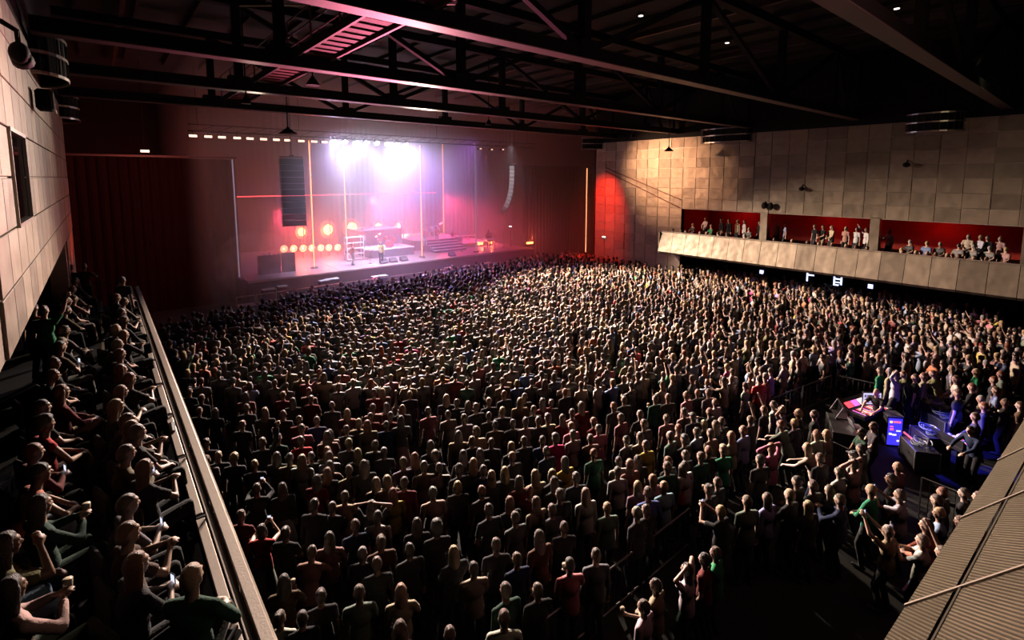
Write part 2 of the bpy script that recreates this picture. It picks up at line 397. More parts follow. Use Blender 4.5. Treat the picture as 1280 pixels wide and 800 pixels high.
# service walkway under the roof
M_tread = mat("walkway grating", (.30, .09, .09), .6)
wk = empty('walkway', (5.2, 14, 11.9)); tag(wk, 'steel grating service walkway with handrails hanging from roof trusses', 'walkway')
def W(name, mb, m=M_flange):
    o = mb.build(name, m, wk); o.location = -wk.location; return o
for x in (4.75, 5.7): W('side_beam', MB().bar((x, 3, 12.0), (x, 27, 12.0), .07, .22))
for k in range(48): W("tread", MB().box((4.8, 3.1 + k * .5, 11.98), (5.65, 3.4 + k * .5, 12.02)), M_tread)
for x in (4.75, 5.7):
    for z in (12.6, 13.05): W('handrail', MB().cone((x, 8, z), (x, 27, z), .022, seg=6))
    for k in range(10): W('post', MB().bar((x, 8 + k * 2.1, 12), (x, 8 + k * 2.1, 13.05), .04))
W('tread_support', MB().bar((4.3, 12.5, 12.9), (4.3, 12.5, 14.8), .06), M_black)

# ---------------------------------------------------------------- stage
SZ = 1.6
st = empty('stage', (20, 36, 0)); tag(st, 'wide concert stage with reddish floor and dark purple front skirt', 'stage')
def S(name, mb, m, par=None, sm=False):
    par = par or st
    o = mb.build(name, m, par, sm); o.location = -par.location; return o
for k in range(12):
    for r in range(3):
        S('deck_panel', MB().box((7.15 + k * 2.07 + .01, 35.8 + r * 2.6 + .01, SZ - .12), (7.15 + (k + 1) * 2.07 - .01, 35.8 + (r + 1) * 2.6 - .01, SZ)), M_stage)
S('rear_deck', MB().box((7.15, 43.6, SZ - .12), (32.3, 50.5, SZ)), M_stage)
S('skirt', MB().box((7.15, 35.85, 0), (32.3, 35.95, SZ - .12)), M_fascia)
S('edge_strip', MB().box((7.15, 35.74, SZ - .1), (32.3, 35.8, SZ - .02)), M_white)
# volume haze over the stage
hz = MB().box((4.2, 28.9, .05), (42.5, 51.5, 15.1)).build('haze', None)
hz.data.materials.clear()
hm = bpy.data.materials.new('stage haze'); hm.use_nodes = True; nt = hm.node_tree; nt.nodes.clear()
out = nt.nodes.new('ShaderNodeOutputMaterial'); vs = nt.nodes.new('ShaderNodeVolumeScatter')
vs.inputs['Density'].default_value = .036; vs.inputs['Anisotropy'].default_value = .45; vs.inputs['Color'].default_value = (1, 1, 1, 1)
nt.links.new(vs.outputs[0], out.inputs['Volume']); hz.data.materials.append(hm)
tag(hz, 'thin lit haze hanging over the stage', 'haze', kind='stuff')
# puff of smoke at the left edge of the stage
pf = MB().ball((7.9, 36.6, 2.6), (2.6, 1.6, 2.3), 16).build('smoke_puff', None)
pf.data.materials.clear()
pmx = bpy.data.materials.new('smoke'); pmx.use_nodes = True; nt = pmx.node_tree; nt.nodes.clear()
out = nt.nodes.new('ShaderNodeOutputMaterial'); vs = nt.nodes.new('ShaderNodeVolumeScatter')
tc = nt.nodes.new('ShaderNodeTexCoord'); nz = nt.nodes.new('ShaderNodeTexNoise'); nz.inputs['Scale'].default_value = .7; nz.inputs['Detail'].default_value = 3
mr = nt.nodes.new('ShaderNodeMapRange'); mr.inputs[1].default_value = .42; mr.inputs[2].default_value = .75; mr.inputs[3].default_value = 0; mr.inputs[4].default_value = .35
nt.links.new(tc.outputs['Object'], nz.inputs[0]); nt.links.new(nz.outputs[0], mr.inputs[0]); nt.links.new(mr.outputs[0], vs.inputs['Density'])
nt.links.new(vs.outputs[0], out.inputs['Volume']); pf.data.materials.append(pmx)
tag(pf, 'puff of pale smoke drifting off the left stage edge', 'smoke', kind='stuff')
# drapes
def drape(x0, x1, y, z1, label, n, z0=0, amp=.14):
    b = MB(); bm = b.bm; cols = []
    for i in range(n * 4 + 1):
        x = x0 + (x1 - x0) * i / (n * 4); yy = y + amp * math.sin(i * math.pi / 2 + .3) + .03 * math.sin(i * 1.7)
        cols.append((bm.verts.new((x, yy, z0)), bm.verts.new((x + .02 * math.sin(i * 3.1), yy, z1))))
    for a, c in zip(cols, cols[1:]): bm.faces.new((a[0], c[0], c[1], a[1]))
    bmesh.ops.solidify(bm, geom=bm.faces[:], thickness=.02)
    return tag(b.build('stage_drape', mat('maroon drape', (.035, .008, .008), .95, bump=.2, bscale=8) if x0 < 0 else M_drape, smooth=False), label, 'curtain', 'stage masking drapes')
drape(-5.5, 7.2, 37.9, 9.6, 'tall dark drape left of the stage, above the left balcony end', 26)
drape(32.5, 42.6, 37.6, 9.6, 'black drape right of the stage beside the red-lit wall', 22)
drape(6, 41, 50.35, 14.8, 'backdrop drape behind the band', 60, 1.6, .03)
tag(MB().bar((-5.5, 37.8, 9.7), (7.3, 37.8, 9.7), .12).build('drape_rail', M_steel), 'thin rail along top of the dark left drape', 'rail')
# lighting gantry with lamps
ga = empty('lighting_gantry', (16, 36, 11.2)); tag(ga, 'dark lighting gantry over the front edge of the stage', 'truss')
for dy, dz in ((-.1, 0), (.25, 0), (0, .4)): S('tube', MB().cone((4.5, 36.4 + dy, 11.25 + dz), (33, 36.4 + dy, 11.25 + dz), .035, seg=6), M_black, ga)
for x in (5, 11, 22, 32): S('hoist_chain', MB().cone((x, 36.4, 11.6), (x, 36.4, ZC), .02, seg=5), M_black, ga)
for k in range(3, 31): S('lattice_brace', MB().cone((2 + k, 36.3, 11.25), (3 + k, 36.4, 11.65), .018, seg=5), M_black, ga)
M_lampwhite = emat('white lamp face', (.92, .94, 1), 90)
M_lampdim = emat('amber lamp face', (1, .62, .45), 2.5)
lampmesh = MB().cone((0, 0, .0), (0, 0, .34), .21, .14, 12).bar((-.24, 0, .2), (-.24, 0, .5), .03).bar((.24, 0, .2), (.24, 0, .5), .03).bar((-.24, 0, .5), (.24, 0, .5), .03).mesh('housing', M_dark_plastic)
lensmesh = MB().ball((0, 0, -.0), (.2, .2, .09), 12).mesh('lens', M_lampwhite, True)
ORD = ['leftmost', 'second', 'third', 'fourth', 'fifth', 'sixth', 'seventh', 'eighth', 'ninth', 'tenth', 'eleventh', 'twelfth', 'thirteenth', 'fourteenth', 'fifteenth', 'sixteenth', 'seventeenth', 'eighteenth', 'nineteenth', 'twentieth', 'twenty-first', 'twenty-second', 'twenty-third', 'twenty-fourth', 'twenty-fifth', 'twenty-sixth', 'twenty-seventh', 'twenty-eighth', 'twenty-ninth', 'thirtieth', 'thirty-first', 'thirty-second', 'thirty-third', 'thirty-fourth']
def ordl(i, n):
    return 'leftmost' if i == 0 else ('rightmost' if i == n - 1 else ORD[i] + ' from left')
for i, p in enumerate(LAMPS):
    e = empty('stage_spotlight', p); tag(e, f'glaring white stage spotlight, {ordl(i, len(LAMPS))} of the bright row', 'spotlight', 'bright white stage spotlights')
    for nm, me_ in (('housing', lampmesh), ('lens', lensmesh)): link(nm, me_, e).rotation_euler.x = R(-32)
    MB().bar((0, .25, .35), (0, .3, 11.26 - p.z), .04).build('clamp', M_black, e)
dim_px = [241, 260, 277, 296, 312, 329, 345, 359, 376, 392, 405]
fm = MB().box((-.26, -.1, -.1), (.26, .1, .1), .02).mesh('housing', M_dark_plastic); fl = MB().box((-.21, -.12, -.07), (.21, -.1, .07)).mesh('lens', M_lampdim)
for i, px in enumerate(dim_px):
    p = at_y(px, 170 + (px - 241) * .047, 36.3)
    e = empty('strip_lamp', p); tag(e, f'small pinkish rectangular lamp, {ordl(i, len(dim_px))} of the row left of the white spotlights', 'lamp', 'row of small lamps on the gantry')
    link('housing', fm, e); link('lens', fl, e); MB().bar((0, 0, .08), (0, 0, 11.26 - p.z), .03).build('clamp', M_black, e)
for i, (px, py) in enumerate(((600, 186), (614, 187), (628, 187))):
    p = at_y(px, py, 36.3)
    e = empty('strip_lamp', p); tag(e, f'tiny faint lamp right of the white spotlights, {ordl(i, 3)} of three', 'lamp', 'faint lamps on the gantry')
    link('housing', fm, e); link('lens', MB().box((-.1, -.12, -.03), (.1, -.1, .03)).mesh('lens', M_lampdim), e); MB().bar((0, 0, .08), (0, 0, 11.26 - p.z), .03).build('clamp', M_black, e)
e = empty('strip_lamp', at_y(181, 189, 37.15)); tag(e, 'single small lit lamp alone on the dark wall, far left', 'lamp')
link('housing', fm, e); link('lens', fl, e); MB().bar((0, 0, .08), (0, 0, ZC - e.location.z), .03).build('hanger', M_black, e)
# tall light tubes
M_orange = emat('orange light tube', (1, .30, .12), 3.2)
M_pale = emat('pale light tube', (.8, .6, .85), .3)
def tube_light(px, py, Y, ztop, m, label, z0=SZ):
    p = at_y(px, py, Y); e = empty('light_tube', (p.x, Y, z0)); tag(e, label, 'light tube', 'tall vertical light tubes on the stage')
    MB().cone((0, 0, .1), (0, 0, ztop - z0), .045, seg=8).build('tube', m, e)
    MB().bar((.07, .05, .1), (.07, .05, ztop - z0), .05).build('pole', M_steel, e)
    MB().cone((0, 0, 0), (0, 0, .1), .3, .2, 12).build('base', M_steel, e)
tube_light(389, 240, 38.2, 11.1, M_orange, 'tall orange light tube nearest the left speaker stack')
tube_light(431, 240, 44.5, 11.8, M_orange, 'tall thin orange light tube passing in front of red lamps, left of centre')
tube_light(526, 240, 37.6, 11.1, M_orange, 'tall orange light tube right of the white glare')
tube_light(554, 240, 46, 12.0, M_orange, 'tall orange light tube behind the keyboard player')
tube_light(594.5, 240, 37.15, 11.1, M_pale, 'tall pale unlit-looking tube near the right stage end')
tube_light(733, 260, 37.0, 9.4, M_orange, 'orange light strip hanging at the edge of the right black drape', 0)
tube_light(294, 260, 37.4, 9.6, M_pale, 'thin faint tube at the left end of the stage')
p0, p1 = at_y(296, 246, 45), at_y(545, 244, 45)
tag(MB().bar(p0, (p1.x, 45, p0.z), .06).build('neon_line', emat('red neon', (1, .06, .08), 4)), 'long thin horizontal red light line across the back of stage', 'light')
tag(MB().bar((p0.x, 45.08, p0.z + .02), (p1.x, 45.08, p0.z + .02), .05).cone((p0.x + .3, 45.08, p0.z), (p0.x + .3, 45.08, ZC), .012, seg=4).cone((p1.x - .3, 45.08, p0.z), (p1.x - .3, 45.08, ZC), .012, seg=4).build('hanging_bar', M_black), 'thin black bar carrying the red light line across the back of stage', 'bar')
# five big round floodlights
M_flood = emat('yellow flood core', (1, .60, .10), 7); M_floodhalo = emat('red flood rim', (1, .06, .03), .9, (.4, .05, .03))  # the rim glows red in place of the halo around each lamp
for i, (px, py, r) in enumerate(((377, 290, .5), (410, 287, .66), (440, 285, .74), (473, 285, .66), (500, 284, .55))):
    p = at_y(px, py, 47.15); e = empty('floodlight', p); tag(e, f'big glowing yellow floodlight in a red frame, {ordl(i, 5)} of five behind the band', 'floodlight', 'five yellow floodlights behind the band')
    e.rotation_euler.z = R(15)
    MB().cone((0, .25, 0), (0, .0, 0), r * 1.25, r * 1.25, 20).build('rim', M_floodhalo, e)
    MB().ball((0, -.02, 0), (r * .72, .1, r * .72), 16).build('lens', M_flood, e, True)
    MB().bar((0, .2, -r), (0, .2, SZ - p.z), .06).build('stand', M_steel, e)
    if i < 4: MB().bar((.05, -.25, -1.2), (.05, -.25, 1.2), .07).build('guard_bar', M_black, e)
    light('POINT', p + Vector((-.2, -.8, 0)), None, 700, (1, .16, .06), .4, name='flood_glow')
for i, px in enumerate((355, 367, 379, 390, 401, 411, 422)):
    p = at_y(px, 311 - i * .3, 43.5); e = empty('ring_lamp', p); tag(e, f'small orange ring lamp, {ordl(i, 7)} of the low row', 'lamp', 'low row of small ring lamps')
    b = MB()
    pts = [(math.cos(a) * .24, 0, math.sin(a) * .24) for a in [k * math.pi / 5 for k in range(11)]]
    b.tube(pts, .06, 5).build('ring', emat('orange ring', (1, .30, .12), 6), e)
    MB().ball((0, .05, 0), (.12, .08, .12), 8).build('bulb', emat('ring bulb', (1, .55, .3), 6), e)
    MB().bar((0, .05, -.2), (0, .05, SZ - p.z), .04).build('stand', M_steel, e)
# left and right line arrays
def line_array(c, n, w, hgt, dep, yaw, curve, label, m_low=None, m=M_dark_plastic):
    e = empty('line_array_speaker', c, yaw); tag(e, label, 'speaker')
    z = 0; y = 0; a = 0
    for k in range(n):
        a = curve * (k / n) ** 2
        z -= hgt * math.cos(a); y += hgt * math.sin(a)
        o = MB().box((-w / 2, -dep / 2, .01), (w / 2, dep / 2, hgt - .01), .02).build('cabinet', m, e); o.location = (0, y, z); o.rotation_euler.x = a
        g = MB().box((-w / 2 + .04, -dep / 2 - .012, .03), (w / 2 - .04, -dep / 2, hgt - .04)).build('grille', (m_low if (m_low and k >= n - 2) else M_grey if m != M_dark_plastic else M_black), o)
    MB().bar((-w / 2, 0, .08), (w / 2, 0, .08), .1).bar((0, -dep, .16), (0, dep, .16), .1).build('rigging_frame', M_steel, e)
    MB().cone((0, -.2, .15), (0, -.2, ZC - c.z), .02, seg=5).cone((0, .2, .15), (0, .2, ZC - c.z), .02, seg=5).build('chain', M_steel, e)
    return e
c = at_y(364, 198, 35.0)
line_array(c, 11, 1.42, .41, .7, R(-8), -.12, 'big hanging speaker column left of stage with magenta-lit lowest cabinets', mat('magenta painted grille', (.95, .02, .14), .6))  # red light on the lowest cabinets is put into the grille colour
c = at_y(640, 207, 35.2)
line_array(c, 13, 1.1, .35, .42, R(-130), -.75, 'curved white hanging speaker column right of the stage', None, M_white)
# risers, steps, backline
def riser(x0, x1, y0, y1, h, label, edge=True):
    e = empty('riser', ((x0 + x1) / 2, (y0 + y1) / 2, SZ)); tag(e, label, 'riser', 'black stage risers')
    b = MB().box((x0, y0, SZ), (x1, y1, SZ + h - .06)).build('body', M_riser, e); b.location = -e.location
    b = MB().box((x0 - .03, y0 - .03, SZ + h - .06), (x1 + .03, y1 + .03, SZ + h)).build('top_edge', M_white, e); b.location = -e.location
    return e
riser(17.4, 21.4, 39.6, 42.4, .7, 'low drum riser left of centre stage')
riser(22.4, 27.6, 41.2, 46.5, 1.0, 'wide middle riser carrying the percussion')
riser(18.2, 22.3, 43.6, 47, 2.0, 'tall rear riser behind the drum kit')
riser(27.0, 30.0, 40.0, 43.0, .45, 'low riser under the right-hand musicians')
sp = empty('stair', (24.8, 40.2, SZ)); tag(sp, 'pale edged steps in the middle of the stage', 'stairs')
for k in range(5):
    b = MB().box((23.2 + .0 * k, 38.9 + k * .45, SZ), (26.6, 39.35 + k * .45, SZ + .2 * (k + 1) - .04)).build('riser_body', M_riser, sp); b.location = -sp.location
    b = MB().box((23.2, 38.88 + k * .45, SZ + .2 * (k + 1) - .04), (26.6, 39.35 + k * .45, SZ + .2 * (k + 1))).build('tread', M_white, sp); b.location = -sp.location
M_drum = mat('red drum shell', (.6, .05, .06), .3); M_cym = mat('brass cymbal', (.8, .5, .2), .25, .9)
def drum_kit(x, y, z, label, m=M_drum):
    e = empty('drum_kit', (x, y, z)); tag(e, label, 'drums')
    MB().cone((0, -.5, .32), (0, 0, .32), .3, .3, 16).build('bass_drum', m, e)
    for dx, dy, dz, r in ((-.3, -.2, .72, .17), (.2, -.25, .75, .17), (-.6, .3, .5, .2), (.6, .2, .45, .24)):
        MB().cone((dx, dy, dz), (dx, dy, dz + .28), r, r, 12).cone((dx, dy, 0), (dx, dy, dz), .02, seg=5).build('drum', m, e)
    for dx, dy, dz in ((-.8, -.3, 1.25), (.8, -.35, 1.35), (.95, .3, 1.15), (-.9, .3, 1.0)):
        MB().cone((dx, dy, dz), (dx, dy, dz + .04), .26, .03, 14).cone((dx, dy, 0), (dx, dy, dz), .015, seg=5).build('cymbal', M_cym, e)
drum_kit(19.4, 40.6, SZ + .7, 'red drum kit under the second orange tube')
drum_kit(25.4, 43.0, SZ + 1.0, 'percussion set on the wide middle riser', M_white)
def keyboard(x, y, z, rz, label, L=1.3):
    e = empty('keyboard_stand', (x, y, z), rz); tag(e, label, 'keyboard')
    MB().box((-L / 2, -.16, .85), (L / 2, .16, .95), .02).build('keybed', M_white, e)
    MB().bar((-.4, 0, 0), (.4, 0, .85), .04).bar((.4, 0, 0), (-.4, 0, .85), .04).build('stand', M_steel, e)
keyboard(28.9, 42.0, SZ, R(-20), 'keyboard on crossed stand behind the fourth orange tube', 1.6)
keyboard(28.6, 38.2, SZ, R(-35), 'bright-topped keyboard on the right part of stage')
keyboard(17.2, 39.4, SZ, R(30), 'keyboard beside the drum riser at stage left')
rk = empty('equipment_rack', (16.0, 39.8, SZ)); tag(rk, 'open tall rack of shelves left of the drum kit', 'rack')
for k in range(5): o = MB().box((-.7, -.3, .1 + k * .45), (.7, .3, .14 + k * .45)).build('shelf', M_white, rk)
for a, b_ in ((-.7, -.3), (.7, -.3), (-.7, .3), (.7, .3)): MB().bar((a, b_, 0), (a, b_, 2.0), .05).build('post', M_white, rk)
for i, (px, py, Y) in enumerate(((588, 325, 36.6), (505, 331.5, 36.9), (493, 333, 36.9), (520, 330, 37))):
    p = at_z(px, py, SZ); e = empty('stage_monitor', (p.x, Y, SZ), R(180)); tag(e, f'low wedge monitor at the stage front, {ordl([3, 1, 0, 2][i], 4)}', 'speaker', 'wedge monitors')
    b = MB(); bm = b.bm
    v = [bm.verts.new(q) for q in ((-.3, -.2, 0), (.3, -.2, 0), (.3, .3, 0), (-.3, .3, 0), (-.3, -.1, .36), (.3, -.1, .36), (.3, .25, .1), (-.3, .25, .1))]
    for q in ((0, 1, 2, 3), (4, 5, 6, 7), (0, 1, 5, 4), (1, 2, 6, 5), (2, 3, 7, 6), (3, 0, 4, 7)): bm.faces.new([v[k] for k in q])
    b.build('cabinet', M_dark_plastic, e)
    MB().bar((0, -.15, .33), (0, .2, .14), .4, .02).build('grille', M_grey, e)
M_bar = emat('orange floor batten', (1, .22, .06), 9)
for px, py, Y, L, lab in ((603, 306, 42, .9, 'orange floor light bar left of the right-hand band stand'), (600, 313, 40, .6, 'small orange floor light under the keyboard'), (662, 309.5, 37.4, .8, 'orange floor light at the right end of the stage'), (535, 301, 44, .5, 'small orange light on the middle riser'), (612, 309, 40, .5, 'orange floor light right of centre, beside a stand')):
    p = at_y(px, py, Y); e = empty('floor_light', (p.x, Y, SZ)); tag(e, lab, 'light')
    MB().box((-L / 2, -.08, 0), (L / 2, .1, .16), .02).build('housing', M_dark_plastic, e)
    MB().box((-L / 2, -.1, .16), (L / 2, .06, .34)).build('lens', M_bar, e)
    light('POINT', (p.x, Y - .3, SZ + .5), None, 90, (1, .12, .05), .1, name='floor_glow')
def mic(x, y, z, lab):
    e = empty('microphone_stand', (x, y, z)); tag(e, lab, 'microphone')
    MB().cone((0, 0, 0), (0, 0, .04), .16, .14, 10).build('base', M_steel, e)
    MB().cone((0, 0, .04), (0, 0, 1.4), .013, seg=6).cone((0, 0, 1.4), (0, .35, 1.55), .012, seg=6).build('pole', M_steel, e)
    MB().ball((0, .38, 1.56), .035, 8).build('head', M_dark_plastic, e)
for x, y, z, lab in ((16.3, 37.4, SZ, 'microphone stand at stage left near the orange tube'), (21.0, 37.2, SZ, 'microphone stand in front of the yellow-shirted singer'), (25.6, 38.2, SZ, 'microphone stand by the steps'), (28.8, 37.4, SZ, 'microphone stand right of the steps'), (30.4, 38, SZ, 'microphone stand near the right stage end')):
    mic(x, y, z, lab)
# side-stage wall with monitors, left
xa, xb, xc = (at_y(q, 330, 37.9).x for q in (322, 352, 369))
e = empty('side_screen', (xa, 37.9, SZ)); tag(e, 'low dark side-stage screen left, with small pale items on top', 'screen')
MB().box((0, -.05, 0), (xb - xa - .05, .05, 1.35)).build('panel', M_riser, e)
MB().box((xb - xa, -.05, 0), (xc - xa, .05, 1.4)).build('panel', M_drape, e)
for k in range(5): MB().box((.1 + k * .3, -.12, 1.35), (.25 + k * .3, .1, 1.43 + .07 * (k % 3))).build('fixture', M_white, e)
for k in range(3): MB().bar((k * .9, 0, 0), (k * .9, .9, 0), .06).build('foot', M_steel, e)
# crowd barrier and gear in the pit
bar = empty('crowd_barrier', (18, 33.6, 0)); tag(bar, 'steel crowd barrier between the front row and the stage', 'barrier')
for k in range(24):
    x0 = 6 + k * 1.12
    o = MB().bar((x0 + .03, 33.6, 1.15), (x0 + 1.08, 33.6, 1.15), .09, .05).bar((x0 + .05, 33.6, 0), (x0 + .05, 33.6, 1.15), .05).bar((x0 + 1.06, 33.6, 0), (x0 + 1.06, 33.6, 1.15), .05).bar((x0 + .05, 33.6, .6), (x0 + 1.06, 33.6, .6), .9, .02).build('barrier_section', M_shiny, bar)
    o.location = -bar.location
for i, (px, py, w_) in enumerate(((336, 361, .8), (353, 357, .6), (405, 350, .7), (415, 348, .9), (470, 345, .6), (478, 344, .7), (532, 343, .9), (552, 341, .6), (563, 334, .9), (585, 332, .7), (610, 328, .7))):
    p = at_z(px, py, 1.25); e = empty('front_fill_speaker', (p.x, min(p.y, 35.3), 0)); e.rotation_euler.z = 0
    tag(e, f'small pale-topped box in the pit before the stage, {ordl(i, 11)} of the row', 'box', 'pale boxes in the pit')
    MB().box((-w_ / 2, -.25, .0), (w_ / 2, .25, 1.17), .02).build('cabinet', M_fascia, e)
    MB().box((-w_ / 2, -.25, 1.17), (w_ / 2, .25, 1.24), .01).build('lid', M_white, e)
# ---------------------------------------------------------------- fittings on walls and ceiling
def curved_vent(c, yaw, L, label):
    e = empty('curved_wall_vent', c, yaw); tag(e, label, 'vent', 'curved slatted wall vents')
    def arc(r, z, h):
        b = MB(); n = 12; vs = []
        for k in range(n + 1):
            a = math.pi * k / n; x = math.cos(a) * L / 2; y = math.sin(a) * .62
            vs.append([b.bm.verts.new((x * s, y * s, z + dz)) for s, dz in ((r, 0), (r, h), (r - .04, h), (r - .04, 0))])
        for p_, q_ in zip(vs, vs[1:]):
            for k in range(4): b.bm.faces.new((p_[k], p_[(k + 1) % 4], q_[(k + 1) % 4], q_[k]))
        return b
    arc(.93, -.42, .9).build('drum', M_black, e)
    for z in (-.46, 0, .44): arc(1, z, .07).build('band', M_shiny, e)
    for k in range(1, 12):
        a = math.pi * k / 12; x = math.cos(a) * L / 2 * .97; y = math.sin(a) * .62 * .97
        MB().bar((x, y, -.42), (x, y, .45), .03).build('slat', M_steel, e)
curved_vent((33.0, 6.2, 11.15), R(90), 2.4, 'curved vent with bright lattice high on right wall, nearest the camera')
curved_vent((33.0, 17.2, 11.2), R(90), 3.6, 'dark curved slatted vent high on the right wall, middle one')
curved_vent((33.2, 28.5, 11.2), R(160), 3.4, 'dark red curved vent in the far right corner')
curved_vent((-.96, 17.0, 11.2), R(-90), 2.6, 'large curved vent with three shining metal bands, upper left wall')
curved_vent((-.96, 28.2, 11.2), R(-90), 2.6, 'orange-lit curved vent below the big one, far left corner')
def pendant(px, py, Y, L, label, w_=.35):
    p = at_y(px, py, Y); e = empty('pendant_lamp', p); tag(e, label, 'lamp')
    MB().cone((0, 0, .18), (0, 0, .26), .08, .05, 10).cone((0, 0, -.05), (0, 0, .18), w_, .1, 12).build('shade', M_black, e)
    MB().cone((0, 0, .2), (0, 0, ZC - p.z), .025, seg=6).build('rod', M_black, e)
pendant(360, 166, 24, 3.0, 'dark wide pendant lamp hanging from a long rod, left of the spotlights', .42)
pendant(391, 105, 18, .9, 'small dark lamp hung just under the third truss', .25)
pendant(308, 128, 20.9, .5, 'small round dark lamp under the fourth truss, left', .18)
pendant(836, 188, 20, 1.6, 'dark pendant lamp in front of the bright right wall panels', .32)
pendant(611, 155, 24, 1.0, 'small dark lamp under truss near the right speaker column', .2)
pendant(791, 171, 22, .8, 'small dark lamp hanging left of the pendant on right wall', .2)
# wall spotlight on bracket and speaker on the left wall
e = empty('wall_camera', at_x(24, 66, XL + .35)); tag(e, 'black round lamp on a curved bracket high on the left wall', 'lamp')
MB().ball((0, 0, 0), (.10, .12, .13), 12).cone((0, 0, -.02), (.02, .14, -.08), .10, .11, 12).build('head', M_black, e, True)
MB().tube([(0, 0, .1), (0, -.02, .25), (-.12, -.1, .32), (-.33, -.22, .34)], .03).build('bracket', M_black, e)
MB().bar((-.33, -.22, -.1), (-.33, -.22, .34), .05).build('wall_plate', M_black, e)
e = empty('wall_speaker', at_x(56, 124, XL + .2)); tag(e, 'small black speaker on the left wall below the curved vent', 'speaker')
MB().box((-.15, -.25, -.25), (.15, .25, .2), .05).build('cabinet', M_black, e); MB().bar((.16, -.25, -.25), (.16, .25, -.28), .03).build('trim', M_shiny, e)
for i, (px, py) in enumerate(((955, 257), (1002, 236), (1133, 206))):
    p = at_x(px, py, 32.8); e = empty('wall_spotlight', p); tag(e, ['double black spotlight above the first balcony pillar', 'small dark fitting on the right wall near its middle', 'small dark fitting on the right wall, farther right'][i], 'lamp')
    MB().ball((0, 0, 0), (.13, .17, .22 if i == 0 else .13), 10).build('head', M_black, e); MB().bar((0, 0, .05), (.2, 0, .25), .05).build('bracket', M_black, e)
    if i == 0: MB().ball((0, -.42, 0), (.13, .15, .22), 10).build('head', M_black, e)
b1 = at_x(757, 214, 32.94); b2 = at_x(850, 260, 32.94)
for k, dz in enumerate((0, .28)):
    tag(MB().bar(b1 + Vector((0, 0, dz)), b2 + Vector((0, 0, dz * (2.2 if k else 0))), .06).build('conduit', mat('rust red conduit', (.12, .03, .02), .6)), ['lower of two thin diagonal pipes down the bright right wall', 'upper of two thin diagonal pipes down the bright right wall'][k], 'pipe')  # two thin dark red bars laid diagonally on the wall
# signs and small lights under the right balcony
M_sign = emat('bluish sign light', (.55, .6, 1), 2.6)
for px, py, n, lab in ((952, 340, 0, 'smallest bluish light under the right balcony'), (1013, 345, 1, 'bluish lit F-shaped sign under the right balcony'), (1047, 350, 2, 'bluish lit barred sign under the right balcony, right of the F'), (1088, 358, 0, 'faint bluish light at the balcony underside, farthest right')):
    p = at_x(px, py, 34.6); e = empty('lit_sign', p, R(-90)); tag(e, lab, 'sign')
    k = .28
    MB().box((-.34, .02, -.42), (.34, .06, .42)).build('board', M_black, e)
    if n == 0: MB().box((-.12, -.02, -.12), (.12, .02, .12)).build('letter', M_sign, e); continue
    b = MB().box((-.22, -.02, -.36), (-.14, .02, .36)).box((-.14, -.02, .28), (.24, .02, .36)).box((-.14, -.02, .02), (.2, .02, .10))
    if n == 2: b.box((-.14, -.02, -.36), (.24, .02, -.28)).box((.16, -.02, -.28), (.24, .02, .28)).box((-.14, -.02, -.18), (.16, .02, -.12))
    b.build('letter', M_sign, e)
for px, py, c_, lab in ((985, 333, (1, .8, .25), 'small yellow light strip under the right balcony front'), (1080, 346.5, (1, .75, .2), 'second small yellow light strip under the balcony, farther right'), (840, 317, (1, .06, .03), 'red exit light under the left end of the right balcony'), (755, 296, (1, .8, .7), 'tiny white lamp low on the red-lit wall'), (638, 283, (.8, .8, 1), 'tiny white lamp beside the right end of stage')):
    p = at_x(px, py, 33.2 if px > 800 else (32.9 if px > 700 else 31.0)); e = empty('small_lamp', p, R(-90)); tag(e, lab, 'lamp')
    MB().box((-.2, 0, -.07), (.2, .08, .07), .01).build('housing', M_dark_plastic, e); (MB().bar((0, .05, -p.z), (0, .05, 0), .04).build('stand', M_steel, e) if px < 700 else None); MB().box((-.17, -.03, -.05), (.17, 0, .04)).build('lens', emat('lamp ' + lab[:16], c_, 5), e)
# dim pin lights in the ceiling
for i, (px, py) in enumerate(((801, 19), (909, 53), (1121, 10))):
    p = at_z(px, py, ZC - .08); e = empty('ceiling_downlight', p); tag(e, f'tiny white ceiling downlight, {ordl(i, 3)} of three', 'lamp', 'ceiling downlights')
    MB().cone((0, 0, -.02), (0, 0, .06), .16, .16, 10).build('housing', M_black, e); MB().cone((0, 0, -.04), (0, 0, -.02), .1, .1, 10).build('lens', emat('downlight', (1, .85, .8), 2.5), e)

# ---------------------------------------------------------------- people: prototypes
def pm_skin():
    return mat('skin', objcol=True, rough=.5, bscale=30)
M_skin = pm_skin(); M_cloth = mat('clothing', objcol=True, rough=.85, bump=.35, bscale=60, vary=.18, sheen=.12, spec=.3); M_hair = mat('hair', objcol=True, rough=.36, bump=.6, bscale=110, vary=.3, sheen=.3, spec=.45)
M_shoe = mat('dark shoe', (.015, .015, .015), .6); M_eye = mat('eye', (.02, .012, .01), .25); M_lip = mat('lips', (.33, .10, .08), .5)
V = Vector
def ik(a, b, l1, l2, pole):
    """middle joint of a two-bone limb from a to b, bent towards pole"""
    a = V(a); b = V(b); d = b - a; L = min(d.length, (l1 + l2) * .995); n = d.normalized(); b = a + n * L
    x = (l1 * l1 - l2 * l2 + L * L) / (2 * L); h = math.sqrt(max(l1 * l1 - x * x, 0))
    p = V(pole); p = (p - n * p.dot(n)).normalized()
    return a + n * x + p * h, b
STAND = dict(hip=.93, lean=0.0, hands=((-.24, .03, .80), (.24, .03, .80)), poles=((-.4, -1, 0), (.4, -1, 0)), feet=((-.11, .02), (.11, -.03)))
